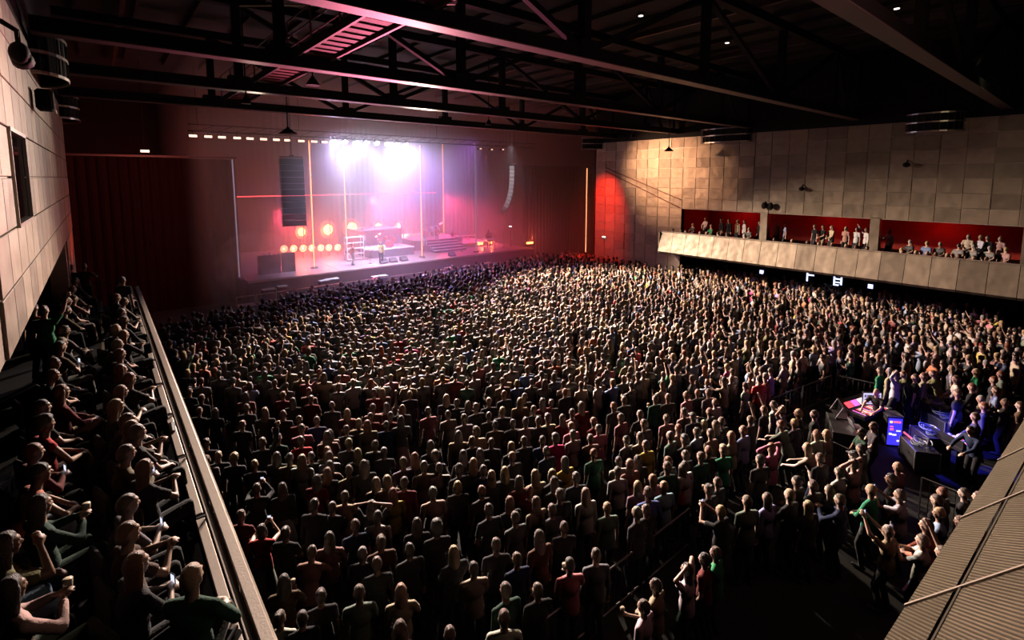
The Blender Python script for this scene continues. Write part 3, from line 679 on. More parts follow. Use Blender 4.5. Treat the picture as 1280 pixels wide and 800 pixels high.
POSES = {
 'down': {}, 
 'together': dict(hands=((-.05, .26, 1.02), (.05, .27, 1.04)), poles=((-1, -.3, -.6), (1, -.3, -.6))),
 'phone': dict(hands=((-.06, .40, 1.52), (.06, .40, 1.54)), poles=((-1, .1, -1), (1, .1, -1))),
 'drink': dict(hands=((-.24, .05, .82), (.12, .34, 1.22)), poles=((-.4, -1, 0), (.8, -.2, -1))),
 'headhold': dict(hands=((-.10, .02, 1.72), (.10, .0, 1.72)), poles=((-1, .3, .1), (1, .3, .1))),
 'wave': dict(hands=((-.22, .05, .84), (.28, .28, 1.86)), poles=((-.4, -1, 0), (1, .2, -.3))),
 'raised': dict(hands=((-.20, .34, 1.80), (.14, .42, 1.66)), poles=((-1, .2, -.6), (1, .2, -.8))),
 'clap': dict(hands=((-.04, .36, 1.32), (.05, .35, 1.33)), poles=((-1, -.1, -.7), (1, -.1, -.7))),
 'pockets': dict(hands=((-.17, .08, .92), (.17, .08, .92)), poles=((-1, -.8, 0), (1, -.8, 0))),
 'lean': dict(lean=.38, hands=((-.18, .62, 1.08), (.18, .60, 1.08)), poles=((-1, -.4, -.8), (1, -.4, -.8))),
 'sit': dict(sit=True, hands=((-.11, .30, .64), (.10, .32, .64)), poles=((-1, -.3, -.5), (1, -.3, -.5))),
 'sitphone': dict(sit=True, lean=.12, hands=((-.05, .33, .78), (.05, .33, .79)), poles=((-1, -.1, -.8), (1, -.1, -.8))),
 'sitclap': dict(sit=True, hands=((-.04, .34, .90), (.05, .34, .88)), poles=((-1, -.1, -.8), (1, -.1, -.8))),
 'sitlean': dict(sit=True, lean=.45, hands=((-.10, .50, .64), (.10, .50, .64)), poles=((-1, -.1, -.2), (1, -.1, -.2))),
 'sitcross': dict(sit=True, cross=True, lean=.05, hands=((-.03, .36, .70), (.10, .34, .68)), poles=((-1, -.3, -.5), (1, -.3, -.5))),
 'sitchin': dict(sit=True, lean=.3, hands=((-.12, .50, .66), (.04, .40, 1.06)), poles=((-1, -.1, -.4), (.6, .3, -1))),
}
def skeleton(pose):
    P = dict(STAND); P.update(POSES[pose]); sit = P.get('sit')
    hip = V((0, 0, .50 if sit else P['hip'])); ln = P['lean']
    up = V((0, math.sin(ln), math.cos(ln)))
    bk = V((0, math.cos(ln), -math.sin(ln)))
    chest = hip + up * .36; neck = hip + up * .53; head = neck + V((0, math.sin(ln * .3) + .03, 1)).normalized() * .19 + bk * .015
    J = dict(hip=hip, chest=chest, neck=neck, head=head, up=up, bk=bk)
    for s, side in ((-1, 0), (1, 1)):
        sh = neck - up * .055 + V((s * .185, 0, 0)); hd = V(P['hands'][side])
        el, wr = ik(sh, hd, .285, .265, P['poles'][side])
        hj = hip + V((s * .095, 0, -.02))
        if sit:
            kn = hj + V((s * .05, .43, .03)); an = kn + V((0, .06, -.42)); toe = an + V((0, .16, -.05))
            if P.get('cross') and s > 0:
                kn = hj + V((-.04, .41, .13)); an = kn + V((-.20, .18, -.30)); toe = an + V((-.02, .15, -.02))
        else:
            fx, fy = P['feet'][side]
            an = V((fx, fy, .09)); kn, an = ik(hj, an, .425, .425, (0, 1, 0)); toe = an + V((s * .03, .15, -.05))
        J[side] = dict(sh=sh, el=el, wr=wr, hj=hj, kn=kn, an=an, toe=toe, s=s)
    return J
def cap(b, p, q, r0, r1, seg=10):
    p = V(p); q = V(q); d = (q - p).normalized()
    b.cone(p, q, r0, r1, seg); b.ball(p, r0 * .999, seg); b.ball(q, r1 * .999, seg)
def hand(b, wr, el, s, fine=True):
    d = (wr - el).normalized(); side = V((0, 0, 1)).cross(d)
    side = (side.normalized() if side.length > .2 else V((1, 0, 0))); nrm = side.cross(d).normalized()
    palm = wr + d * .05
    cap(b, wr, palm + d * .02, .026, .030, 8)
    b.ball(palm + side * .018, .027, 8); b.ball(palm - side * .018, .027, 8)
    curl = -nrm if nrm.z > 0 else nrm
    for k, L in enumerate((.030, .036, .034, .026)):
        base = wr + d * .085 + side * (-.032 + .021 * k); m = base + d * L * .9 + curl * .008; t = m + (d * .7 + curl * .7).normalized() * L
        cap(b, base - d * .02, m, .0098, .0092, 6); cap(b, m, t, .0092, .0078, 6)
    th = wr + d * .03 + side * (-.034 * s); m = th + d * .03 + side * (-.02 * s) + curl * .01; t = m + d * .028 + curl * .012
    cap(b, th, m, .0125, .0105, 6); cap(b, m, t, .0105, .009, 6)
def remesh(b, voxel, target, smooth=2, name='m'):
    me = bpy.data.meshes.new('t'); b.bm.to_mesh(me); b.bm.free()
    o = bpy.data.objects.new('t', me); COL.objects.link(o)
    m = o.modifiers.new('r', 'REMESH'); m.mode = 'VOXEL'; m.voxel_size = voxel
    if smooth:
        m = o.modifiers.new('s', 'SMOOTH'); m.iterations = smooth; m.factor = .5
    dg = bpy.context.evaluated_depsgraph_get(); n = len(o.evaluated_get(dg).data.polygons)
    m = o.modifiers.new('d', 'DECIMATE'); m.ratio = min(1, target / (2.0 * n))
    dg = bpy.context.evaluated_depsgraph_get()
    r = bpy.data.meshes.new_from_object(o.evaluated_get(dg)); r.name = name
    bpy.data.objects.remove(o); bpy.data.meshes.remove(me)
    return r
HR = (.078, .097, .116)
def body_mesh(J, tris=4200, voxel=.0105, fine=True):
    b = MB(); up, hip, chest, neck, hd = J['up'], J['hip'], J['chest'], J['neck'], J['head']
    rot = Euler((-math.asin(up.y), 0, 0)).to_matrix()
    b.ball(hip + up * .02, (.155, .115, .13), 14, rot); b.ball(hip + up * .17, (.135, .10, .14), 14, rot); b.ball(chest, (.165, .112, .17), 14, rot)
    b.ball(neck - up * .07, (.17, .085, .07), 14, rot)
    cap(b, neck - up * .05, hd - up * .04, .060, .052)
    # head
    b.ball(hd + V((0, -.008, .012)), (HR[0], HR[1], HR[2] * .92), 18); b.ball(hd + V((0, .028, -.048)), (.054, .058, .066), 14); b.ball(hd + V((0, .05, -.088)), (.027, .026, .022), 8)
    if fine:
        b.cone(hd + V((0, .072, .022)), hd + V((0, .104, -.022)), .010, .016, 8); b.ball(hd + V((0, .100, -.024)), (.017, .015, .012), 8)
        b.ball(hd + V((0, .080, .040)), (.055, .016, .010), 8); b.ball(hd + V((0, .082, -.055)), (.024, .012, .009), 8)
        for s in (-1, 1):
            b.ball(hd + V((s * .078, -.012, -.008)), (.012, .022, .033), 8); b.ball(hd + V((s * .045, .062, -.014)), (.022, .018, .018), 8)
    for k in (0, 1):
        L = J[k]; s = L['s']
        b.ball(L['sh'], .056, 10); cap(b, L['sh'], L['el'], .050, .040); b.cone(neck - up * .03, L['sh'], .06, .05, 10); cap(b, L['el'], L['wr'], .040, .025)
        if fine: hand(b, L['wr'], L['el'], s)
        else: b.ball(L['wr'] + (L['wr'] - L['el']).normalized() * .07, .04, 8)
        cap(b, L['hj'], L['kn'], .088, .055); cap(b, L['kn'], L['an'], .056, .036)
        cap(b, L['an'] - V((0, .03, .04)), L['toe'], .042, .034, 8)
    me = remesh(b, voxel, tris, 2, 'body')
    me.materials.append(M_skin); me.materials.append(M_shoe); me.materials.append(M_eye); me.materials.append(M_lip)
    if fine:
        for f in me.polygons:
            c = V(f.center)
            for k in (0, 1):
                if (c - J[k]['an']).length < .24 and c.z < J[k]['an'].z + .02: f.material_index = 1
            q = c - hd
            if q.y > .055 and abs(q.z - .018) < .011 and abs(abs(q.x) - .030) < .014: f.material_index = 2
            if q.y > .07 and abs(q.z + .056) < .009 and abs(q.x) < .022: f.material_index = 3
    me.polygons.foreach_set('use_smooth', [True] * len(me.polygons)); return me
def hem(b, hip, up, rot):
    T = Matrix.Translation(hip + up * .03) @ rot.to_4x4() @ Matrix.Diagonal((1, .78, 1, 1))
    bmesh.ops.create_cone(b.bm, cap_ends=True, segments=18, radius1=.182, radius2=.168, depth=.22, matrix=T)
def shirt_mesh(J, sleeve, tris=1500, voxel=.016):
    b = MB(); up, hip, chest, neck = J['up'], J['hip'], J['chest'], J['neck']
    rot = Euler((-math.asin(up.y), 0, 0)).to_matrix()
    b.ball(hip + up * .05, (.175, .135, .12), 14, rot); b.ball(hip + up * .17, (.16, .122, .15), 14, rot); b.ball(chest, (.182, .130, .17), 14, rot)
    b.ball(neck - up * .075, (.165, .096, .062), 14, rot); b.ball(neck - up * .02, (.085, .075, .05), 10, rot)
    hem(b, hip, up, rot)
    for k in (0, 1):
        L = J[k]; b.ball(L['sh'], .064, 10); b.cone(neck - up * .03, L['sh'], .07, .058, 10)
        if sleeve == 'none': continue
        if sleeve == 'short':
            e = L['sh'].lerp(L['el'], .68); b.cone(L['sh'], e, .060, .062, 12)
        else:
            cap(b, L['sh'], L['el'], .060, .050); b.cone(L['el'], L['wr'].lerp(L['el'], .06), .054, .038, 12)
    me = remesh(b, voxel, tris, 2, 'top'); me.materials.append(M_cloth)
    me.polygons.foreach_set('use_smooth', [True] * len(me.polygons)); return me
def trouser_mesh(J, skirt=False, tris=1100, voxel=.018):
    b = MB(); hip = J['hip']
    b.ball(hip + V((0, 0, .03)), (.168, .126, .13), 14)
    if skirt: b.cone(hip + V((0, 0, .05)), hip - V((0, 0, .5)), .15, .26, 16)
    for k in (0, 1):
        L = J[k]
        if skirt: continue
        cap(b, L['hj'], L['kn'], .102, .070); b.cone(L['kn'], L['an'], .070, .056, 12); b.ball(L['kn'], .071, 10)
    me = remesh(b, voxel, tris, 2, 'bottom'); me.materials.append(M_cloth)
    me.polygons.foreach_set('use_smooth', [True] * len(me.polygons)); return me
def hair_mesh(style, tris=1300, voxel=.011):
    """origin at head centre, face towards +Y"""
    b = MB(); rnd = random.Random(style)
    bm = b.bm; r = bmesh.ops.create_uvsphere(bm, u_segments=28, v_segments=20, radius=1)
    puff = {'short': 1.10, 'crop': 1.06, 'curly': 1.32, 'afro': 1.55}.get(style, 1.12)
    for v in bm.verts:
        n = v.co.normalized(); line = .30 if n.y > 0 else .30 - 1.5 * -n.y   # hairline: high in front, down the nape
        if style in ('long', 'wavy', 'bob'): line = .42 if n.y > .35 else -.9
        cover = 1 / (1 + math.exp(-(n.z - line + (-n.y) * .25) * 14))
        k = .90 + (puff - .90) * cover
        v.co = V((n.x * HR[0], n.y * HR[1] - .006, n.z * HR[2] * .97 + .006)) * k
        v.co += n * .006 * cover * noise.noise(n * 9 + V((len(style), 0, 0))) * (3 if style in ('curly', 'afro') else 1)
    def strand(x, y0, z0, L, w, fy=-.03):
        pts = [V((x * .8, y0, z0)), V((x, y0 + fy * .6, z0 - L * .35)), V((x * 1.08, y0 + fy, z0 - L * .7)), V((x * .95, y0 + fy * .8, z0 - L))]
        for p, q, r0, r1 in zip(pts, pts[1:], (w, w * 1.05, w * .9), (w * 1.05, w * .9, w * .45)): cap(b, p, q, r0, r1, 8)
    if style in ('long', 'wavy'):
        for k in range(9):
            a = -1 + k / 4.0; strand(a * .078, -.055 + .055 * a * a, .02, .30 + .05 * rnd.random() + (.03 if style == 'wavy' else 0), .026 if style == 'long' else .034, -.035)
    if style == 'bob':
        for k in range(9):
            a = -1 + k / 4.0; strand(a * .080, -.05 + .06 * a * a, .02, .17, .028, -.01)
    if style == 'ponytail':
        b.ball((0, -.105, .03), .03, 8); strand(0, -.12, .03, .24, .030, -.03)
    if style == 'bun':
        b.ball((0, -.075, .105), (.045, .042, .04), 10)
    if style == 'cap':
        b.ball((0, .0, .045), (.086, .104, .085), 16); b.ball((0, .10, .045), (.062, .07, .012), 10)
    me = remesh(b, voxel, tris, 1, 'hair'); me.materials.append(M_hair)
    me.polygons.foreach_set('use_smooth', [True] * len(me.polygons)); return me
SK = {p: skeleton(p) for p in POSES}
_cache = {}
def proto(kind, *a):
    key = (kind,) + a
    if key not in _cache:
        if kind == 'body': _cache[key] = body_mesh(SK[a[0]])
        if kind == 'top': _cache[key] = shirt_mesh(SK[a[0]], a[1])
        if kind == 'bottom': _cache[key] = trouser_mesh(SK[a[0]], a[1])
        if kind == 'hair': _cache[key] = hair_mesh(a[0])
    return _cache[key]
HAIRC = {'black': (.010, .008, .007), 'dark brown': (.035, .020, .013), 'brown': (.10, .055, .03), 'blond': (.50, .36, .19), 'grey': (.38, .36, .34), 'reddish': (.24, .075, .03)}
TOPC = {'black': (.010, .010, .011), 'dark grey': (.05, .05, .052), 'grey': (.22, .21, .2), 'white': (.72, .68, .64), 'cream': (.62, .52, .38), 'beige': (.42, .33, .22), 'navy': (.02, .03, .08), 'blue': (.12, .20, .42),
        'light blue': (.38, .48, .66), 'green': (.03, .28, .12), 'dark green': (.015, .06, .035), 'grey-green': (.20, .27, .2), 'olive': (.16, .15, .06), 'red': (.62, .05, .05), 'maroon': (.18, .02, .02), 'pink': (.75, .28, .34), 'dusty pink': (.45, .25, .24),
        'orange': (.75, .24, .10), 'yellow': (.7, .55, .12), 'magenta': (.7, .06, .25), 'lilac': (.45, .36, .72), 'brown': (.14, .08, .05), 'salmon': (.72, .24, .16)}
SKINC = [(.62, .40, .29), (.68, .46, .35), (.55, .34, .24), (.72, .52, .42), (.30, .17, .11)]
PEOPLE = []
prng = random.Random(11)
def person(loc, yaw, pose='down', hair=('dark brown', 'short'), top=('black', 'short'), bottom='black', scale=1.0, skin=None, skirt=False, parts=True):
    root = link('person', proto('body', pose)); root.location = loc; root.rotation_euler.z = yaw; root.scale = (scale,) * 3
    sk = SKINC[prng.choice((0, 0, 1, 1, 2, 3, 3, 2, 4)) if skin is None else skin]; root.color = (*sk, 1)
    j = lambda c, a=.15: tuple(max(0, x * (1 + prng.uniform(-a, a))) for x in c) + (1,)
    t = link('top', proto('top', pose, top[1]), root); t.color = j(TOPC[top[0]])
    bt = link('bottom', proto('bottom', pose, skirt), root); bt.color = j(TOPC.get(bottom, TOPC['black']))
    if hair[1] != 'bald':
        h = link('hair', proto('hair', hair[1]), root); h.color = j(HAIRC[hair[0]]) if hair[1] != 'cap' else (.6, .58, .55, 1) if hair[0] == 'grey' else (.02, .02, .02, 1); h.location = SK[pose]['head']
        h.rotation_euler = (prng.uniform(-.05, .05), 0, prng.uniform(-.08, .08))
    PEOPLE.append(dict(o=root, hair=hair, top=top[0], pose=pose, loc=V(loc)))
    return root
def face_to(p, tx, ty): return math.atan2(-(tx - p[0]), ty - p[1])
def held(name, root, pose, label, cat, mesh, off=(0, .05, .03), group=None):
    J = SK[pose]; hpos = (J[0]['wr'] + J[1]['wr']) / 2 if pose in ('phone', 'sitphone', 'raised') else J[1]['wr'] + (J[1]['wr'] - J[1]['el']).normalized() * .08
    o = link(name, mesh); M = Matrix.Translation(root.location) @ Matrix.Rotation(root.rotation_euler.z, 4, 'Z')
    o.location = M @ ((hpos + V(off)) * root.scale.x); o.rotation_euler.z = root.rotation_euler.z
    return tag(o, label, cat, group)
M_screen = emat('phone screen', (.7, .75, 1), 1.2)
pb = MB().box((-.038, -.005, -.075), (.038, .005, .075), .003); pb.box((-.033, -.0065, -.068), (.033, -.005, .068))
phone_me = pb.mesh('phone', [M_dark_plastic, M_screen])
for f in phone_me.polygons:
    if f.center.y < -.0051 and f.area > .004: f.material_index = 1
cup_me = MB().cone((0, 0, -.06), (0, 0, .06), .030, .042, 14, True).mesh('cup', mat('clear plastic cup', (.75, .62, .45), .15), True)
# px, py of the head; hair; top; pose; extra.  hair code: colour letter + style letter, top: colour index
HC = dict(k='black', d='dark brown', b='brown', n='blond', g='grey', r='reddish')
HS = dict(s='short', l='long', w='wavy', u='bun', c='curly', a='afro', p='ponytail', x='bald', o='bob', t='crop', h='cap')
TC = dict(K='black', D='dark grey', G='grey', W='white', C='cream', B='beige', N='navy', U='blue', I='light blue', E='green', F='dark green', Q='grey-green', O='olive', R='red', M='maroon', P='pink', S='dusty pink', A='orange', Y='yellow', X='magenta', L='lilac', Z='brown', T='salmon')
PO = dict(d='down', t='together', f='phone', k='drink', h='headhold', w='wave', r='raised', c='clap', p='pockets', l='lean')
CROWD = """321 611 ds K f|353 610 dl K d W|396 600 kl M d|436 588 bs B p|453 582 dw K d|393 631 ks K d|404 637 ds D k|428 623 bs C k|301 645 bs M t|327 663 do R f W|357 666 du K t|390 690 bt B l|412 673 dl S t|444 657 bs N d|453 692 gs D d|355 727 dw Z k|401 745 bu K d|449 741 bs Q t|501 739 nl C k|350 773 bu W d|375 773 ds K d|476 677 bu Z d|471 705 bs K d|512 687 kt D d|567 691 nl K t|500 786 bw Z d|562 793 bs D d|465 633 bl K h|471 644 kt W d|491 617 rl Y d|541 616 gs C d|521 655 dl K d|546 660 ka K d|572 608 no K d|470 603 nl C d|481 600 nl B d|503 605 ds M d|530 583 bs B d|549 585 dt W d W|574 586 ds K d|604 588 ds N d|631 590 nl K d|602 614 rs D d|611 637 kt D p|637 628 rl K d|620 681 bs D k|592 711 ds C t|632 738 bs F d|630 773 bs W t|646 699 bs N d|672 738 bs K k|674 671 dw Z d|690 637 bs G d|644 647 bs G d|705 659 bt K t|712 706 ds P k|745 694 bs G d|732 617 nw W d|759 635 nt Q d|796 641 gt D d|810 616 bs U p|797 608 nl S d|773 577 ds W d|699 619 ds K d|670 628 bl C d|662 614 rt M t|652 604 dl M d|830 608 nt I d|818 601 nl P d|693 603 dl K d|720 597 ds D d|808 634 bt K d|856 583 ds W d|834 584 bs F d|897 603 bt D k|886 612 du K d|901 639 nt K f|934 627 bt Q d|959 623 bw L d|987 619 ns K t|996 602 ds K t|1010 633 nl K d|1037 613 bl K t|1049 590 bt W t|1050 625 bt N c|1067 580 ks C h|1089 613 nt E t|1125 619 bt W f|1110 664 gt B r|1114 599 ks K d|1122 584 nt S d|1158 657 bs T t|1153 676 bs W c|1167 684 bs R w|1174 642 ns I t|1171 626 bs K d|1178 616 rs K d|1205 617 ds K k|1215 616 bs S d|1189 647 bs D t|955 512 rt K w|938 525 bs D w|967 506 bs W d|977 513 ds G h|976 531 rs Q l|998 517 ns K d|1018 518 bs K d|993 529 nt D d|1021 543 rt W d|1033 543 no B d|1009 560 nw C l|1024 570 bs K d|964 560 rs P h|950 575 ks D d|929 538 rs I d|914 545 nw B d|1076 561 ds Q d|1067 570 kh W d|997 602 bs D d|902 527 bs K d|776 522 ds S d|767 508 rs K d|780 500 bs K d|805 530 bs D d|800 518 bs K t|783 550 kt G d|799 546 bs C d|807 556 ds Y d|783 578 nl S d|772 590 ds W d|796 576 dl K d|819 499 bs F k|833 523 bt S d|858 494 rt P d|855 515 ds B d|866 521 kh K d|848 536 rs C d|838 545 gt Q d|851 549 kc D d|871 540 ds I t|888 542 bs B d|880 530 nt D d|898 529 bl D d|887 515 rs D c|894 503 rt W d|857 569 bs K d|835 577 rs K d|848 583 bl R d|876 571 bs F d|885 564 rt K d|904 563 nc E d|872 491 rt K d|883 490 bs G d|835 497 bs K d|595 540 bc C d|590 551 nt K d|619 531 kt Z p|641 529 kt D p|657 527 kt C d|614 553 bt D d|639 558 nl K d|640 571 nt D d|655 551 ds K d|673 526 dt D d|682 524 kc C d|703 523 bl M t|715 516 ds S d|725 508 bl M d|716 543 ds C d|714 533 ns P d|694 548 kc X d|684 550 ds N d|683 564 kt N d|738 548 bs S t|748 536 ds P d|742 527 rs M d|742 567 rt F d|600 567 dl K d|593 580 nl K d|628 590 nl D d|669 594 nl C t|692 601 no D d|706 577 kl Y d|611 502 ns K d|595 509 bs K d|585 506 bl K d|628 514 nt D d|611 520 bs K d|630 493 rs D d|667 512 bs K d|678 503 dl M d|689 504 bs K d|706 490 rt K d|650 502 nl B d|655 497 bs K d|415 507 bt K d|434 516 nl S d|412 542 dw C d|433 537 bs K t|441 531 ns B d|459 531 rl B d|463 521 bt M d|466 510 bs S d|483 508 dl S w|478 490 nl S d|488 520 kt M d|483 531 kt N k|503 511 no K d|501 525 dl G t W|512 493 nt D d|535 514 bu S d|560 518 bt C d|580 523 bt G d|558 498 nl D d|568 503 bs K d|573 544 dw C d|538 557 dl K t|544 570 bc D d|469 556 dt G d|480 565 gs K t|436 554 nt K d|447 567 nl K d|409 564 nl B d|412 582 dl B k|504 578 bs G d|517 573 rl K t|579 569 dl K t|470 490 bs M t|252 498 bs K d|249 514 bs D d|269 515 dl K d|308 510 bt D d|303 531 ns D d|331 515 nl K t|354 518 bt D d|354 494 rs M d|366 502 dl K d|374 525 bs M d|377 536 ds P t|389 499 ds M p|376 551 dt R d|396 526 bs N d|410 542 dw B t|328 553 bs K w|348 548 ds F d|258 554 bs K d|273 570 ns D t|262 573 bs G d|293 573 nc D d|318 581 ns D d|346 571 dl K d|362 573 ks B d|389 571 ds D d|375 573 nw W d|410 565 bl W d|411 584 rl K d|237 490 bs D d|307 495 dl S d|386 489 rt S d|1100 463 ks E d|1108 463 gl B d|1118 467 bs W h|1129 468 rt O l|1142 470 bt K d|1151 470 rs B d|1166 467 rt O l|1189 461 nl W d|1195 474 bs W t|1220 465 nt E d|1242 475 rt D d|1251 468 rs G d|1245 488 bs I d|1215 484 rs K t|1226 499 gt O d|1197 492 bs K d|1275 507 bs Z k|1219 521 bs D t|1262 505 bs K c|1230 508 rs D d"""
# left balcony: px, py, hair, top, pose, bottom
LEFTB = """14 738 dw C sitclap Q|8 682 dl O sitchin I|52 632 dl F sitclap F|50 592 ks T sitlean I|42 566 rs M sitphone K|56 531 dc R sitcross G|52 510 ks K sit K|80 494 rw M sitcross B|66 470 bs K sitlean K|67 455 bs K sit K|75 434 ds Z sitphone G|81 414 ks G sitcross G|77 430 ns K sit K|83 388 bs Z sitlean K|84 377 nt K sit G|92 374 bs S sitclap K|91 362 rs G sitlean G|94 351 bs K sit K|149 352 ds K sit K|154 362 bs K sitphone K|146 372 rs K sit K|155 374 bs G sitlean K|152 391 ds G sitclap K|155 401 bs K sit K|145 412 no K sitphone K|155 419 nl D sitclap K|147 431 ns K sitlean K|150 443 rs K sit K|151 463 rw K sit K|162 474 rs K sitclap K|151 489 rl K sitphone K|145 509 nl K sit K|158 513 bl K sitlean K|164 532 nl Z sitclap K|158 567 ds O sitphone K|181 586 rl K sitclap K|160 631 bt G sitphone K|160 667 rt Z sitclap K|171 706 rw K sitphone K|240 722 nt F sitcross D|172 545 ds K sit K"""

# ---------------------------------------------------------------- standing crowd, one by one
def parse(s): return [t.split() for t in s.strip().split('|')]
STAGE_AT = (17.0, 39.0)
placed = []
HANDH = []
for t in parse(CROWD):
    px, py = float(t[0]), float(t[1]); sc = prng.uniform(1.0, 1.1); pose = PO[t[4]]
    hz_ = SK[pose]['head'].z * sc; p = at_z(px, py, hz_); off = SK[pose]['head'].y * sc
    yaw = face_to(p, *STAGE_AT) + prng.uniform(-.25, .25)
    p2 = V((p.x + math.sin(yaw) * off, p.y - math.cos(yaw) * off, 0))
    hc, hs = HC[t[2][0]], HS[t[2][1]]
    long_ = hs in ('long', 'wavy', 'bob', 'bun')
    sl = 'short' if prng.random() < .62 else 'long'
    if t[3] in 'TR' and long_: sl = 'none'
    for q, _ in placed:      # keep bodies from standing in each other
        d = V((p2.x - q.x, p2.y - q.y, 0))
        if d.length < .34: p2 += (d.normalized() if d.length > .01 else V((1, 0, 0))) * (.34 - d.length)
    o = person((p2.x, p2.y, 0), yaw, pose, (hc, hs), (TC[t[3]], sl), TC[t[5]] if len(t) > 5 else prng.choice(('black', 'black', 'navy', 'dark grey')), sc, skirt=len(t) > 5 and t[5] == 'W')
    PEOPLE[-1].update(px=px, py=py, zone='crowd'); placed.append((p2, o))
    HANDH.append((PEOPLE[-1], pose))
# ---------------------------------------------------------------- left balcony audience and seats
seat_me = {
 'seat': MB().box((-.24, -.05, .40), (.24, .40, .47), .03).mesh('seat', M_seat),
 'backrest': MB().box((-.24, -.24, .45), (.24, -.17, .88), .03).mesh('backrest', M_seat),
 'armrest': MB().box((.245, -.18, .60), (.28, .25, .64), .01).mesh('armrest', M_black),
 'leg': MB().box((-.22, -.1, 0), (.22, .0, .41)).mesh('leg', M_black)}
SEATS = []
def seat(loc, yaw, label, group):
    e = empty('balcony_chair', loc, yaw); tag(e, label, 'chair', group); SEATS.append((e, PEOPLE[-1]))
    for k, m in seat_me.items(): link(k, m, e)
for t in parse(LEFTB):
    px, py = float(t[0]), float(t[1]); pose = t[4]; left = px < 125
    sc = prng.uniform(1.0, 1.07); zf = 3.72 if left else 3.5
    hz_ = SK[pose]['head'].z * sc + zf
    p = at_z(px, py, hz_); off = SK[pose]['head'].y * sc
    yaw = R(-70) + prng.uniform(-.12, .2) + (R(25) if px > 230 else 0)
    p2 = V((p.x + math.sin(yaw) * off, p.y - math.cos(yaw) * off, zf))
    if left: p2.x = min(p2.x, -.72)
    for q, _ in placed:
        if abs(q.z - zf) < .3:
            d = abs(q.y - p2.y)
            if d < .50 and abs(q.x - p2.x) < .6: p2.y = q.y + (.50 if p2.y > q.y else -.50)
    hc, hs = HC[t[2][0]], HS[t[2][1]]
    o = person(p2, yaw, pose, (hc, hs), (TC[t[3]], 'none' if t[3] in 'TR' else prng.choice(('short', 'long'))), TC[t[5]], sc)
    PEOPLE[-1].update(px=px, py=py, zone='left balcony'); placed.append((p2, o)); HANDH.append((PEOPLE[-1], pose))
    seat(p2, yaw, 'black folding seat under a seated spectator on the left balcony', 'left balcony seats')
for px, py, hc, tc, pose, zf in ((90, 331, 'ds', 'K', 'down', 3.5), (106, 327, 'ks', 'Z', 'clap', 3.5), (41, 388, 'ks', 'R', 'down', 3.95), (54, 391, 'bs', 'E', 'wave', 3.95), (172, 350, 'ks', 'K', 'down', 3.5)):
    p = at_z(px, py, zf + 1.62); p.x = min(p.x, .4); o = person((p.x, min(p.y, 23.9), zf), R(-30), pose, (HC[hc[0]], HS[hc[1]]), (TC[tc], 'short'), 'black')
    PEOPLE[-1].update(px=px, py=py, zone='left balcony'); HANDH.append((PEOPLE[-1], pose))
# ---------------------------------------------------------------- right balcony: the people who stand out
RB = """911 281 ks K d|922 279 ks Z d|956 283 ks K d|931 276 ds W d|925 278 ns C d|965 283 nl C d|976 284 bs I d|1019 282 ks K d|1029 283 ks K t|1038 281 nl C t|1058 284 nl S d|1089 288 bs W w|1104 293 bt W k|1211 296 bl C t|1223 298 ns W t|1251 298 rs S d|882 279 bs W t|902 277 ks K d|1090 300 ks W d|1240 304 ds K d|995 300 ns K s|1044 305 nl A s|1030 303 bs S s|1062 312 ns Y s|1151 311 ns C s|1157 310 ns W s|1076 313 bs W s|1084 314 ks C s|1190 324 nl Y s|1221 325 bs S s|1235 326 rt S s|880 287 bs W s|888 288 ns C s|843 281 ks K s|855 285 bs S s|861 286 ks K s|1014 304 bs C s|973 297 ks K s|1206 318 ds G s|1180 320 bs D s"""
for t in parse(RB):
    px, py = float(t[0]), float(t[1]); sit = t[4] == 's'; pose = 'sitlean' if sit else PO[t[4]]; X = 32.35 if sit else (33.75 if px < 1200 else 33.9)
    p = at_x(px, py, X); zf = 3.42 if sit else 3.77
    yy = min(p.y, 20.6 if sit else 19.9)
    if not sit:
        for yp in (14.4, 8.4, 2.4):
            if abs(yy - yp) < .5: yy = yp + (.55 if yy > yp else -.55)
    for q, _ in placed:
        if abs(q.z - zf) < .1 and abs(q.x - X) < .4 and abs(q.y - yy) < .46: yy = q.y + (.46 if yy > q.y else -.46)
    o = person((X, min(yy, 20.3), zf), R(60) + prng.uniform(-.3, .3), pose, (HC[t[2][0]], HS[t[2][1]]), (TC[t[3]], prng.choice(('short', 'long'))), prng.choice(('black', 'beige', 'dark grey')))
    placed.append((V((X, yy, zf)), o)); PEOPLE[-1].update(px=px, py=py, zone='right balcony')
    if sit: seat((X, min(yy, 20.3), zf), R(75), 'black seat in the front row of the right balcony', 'right balcony seats')
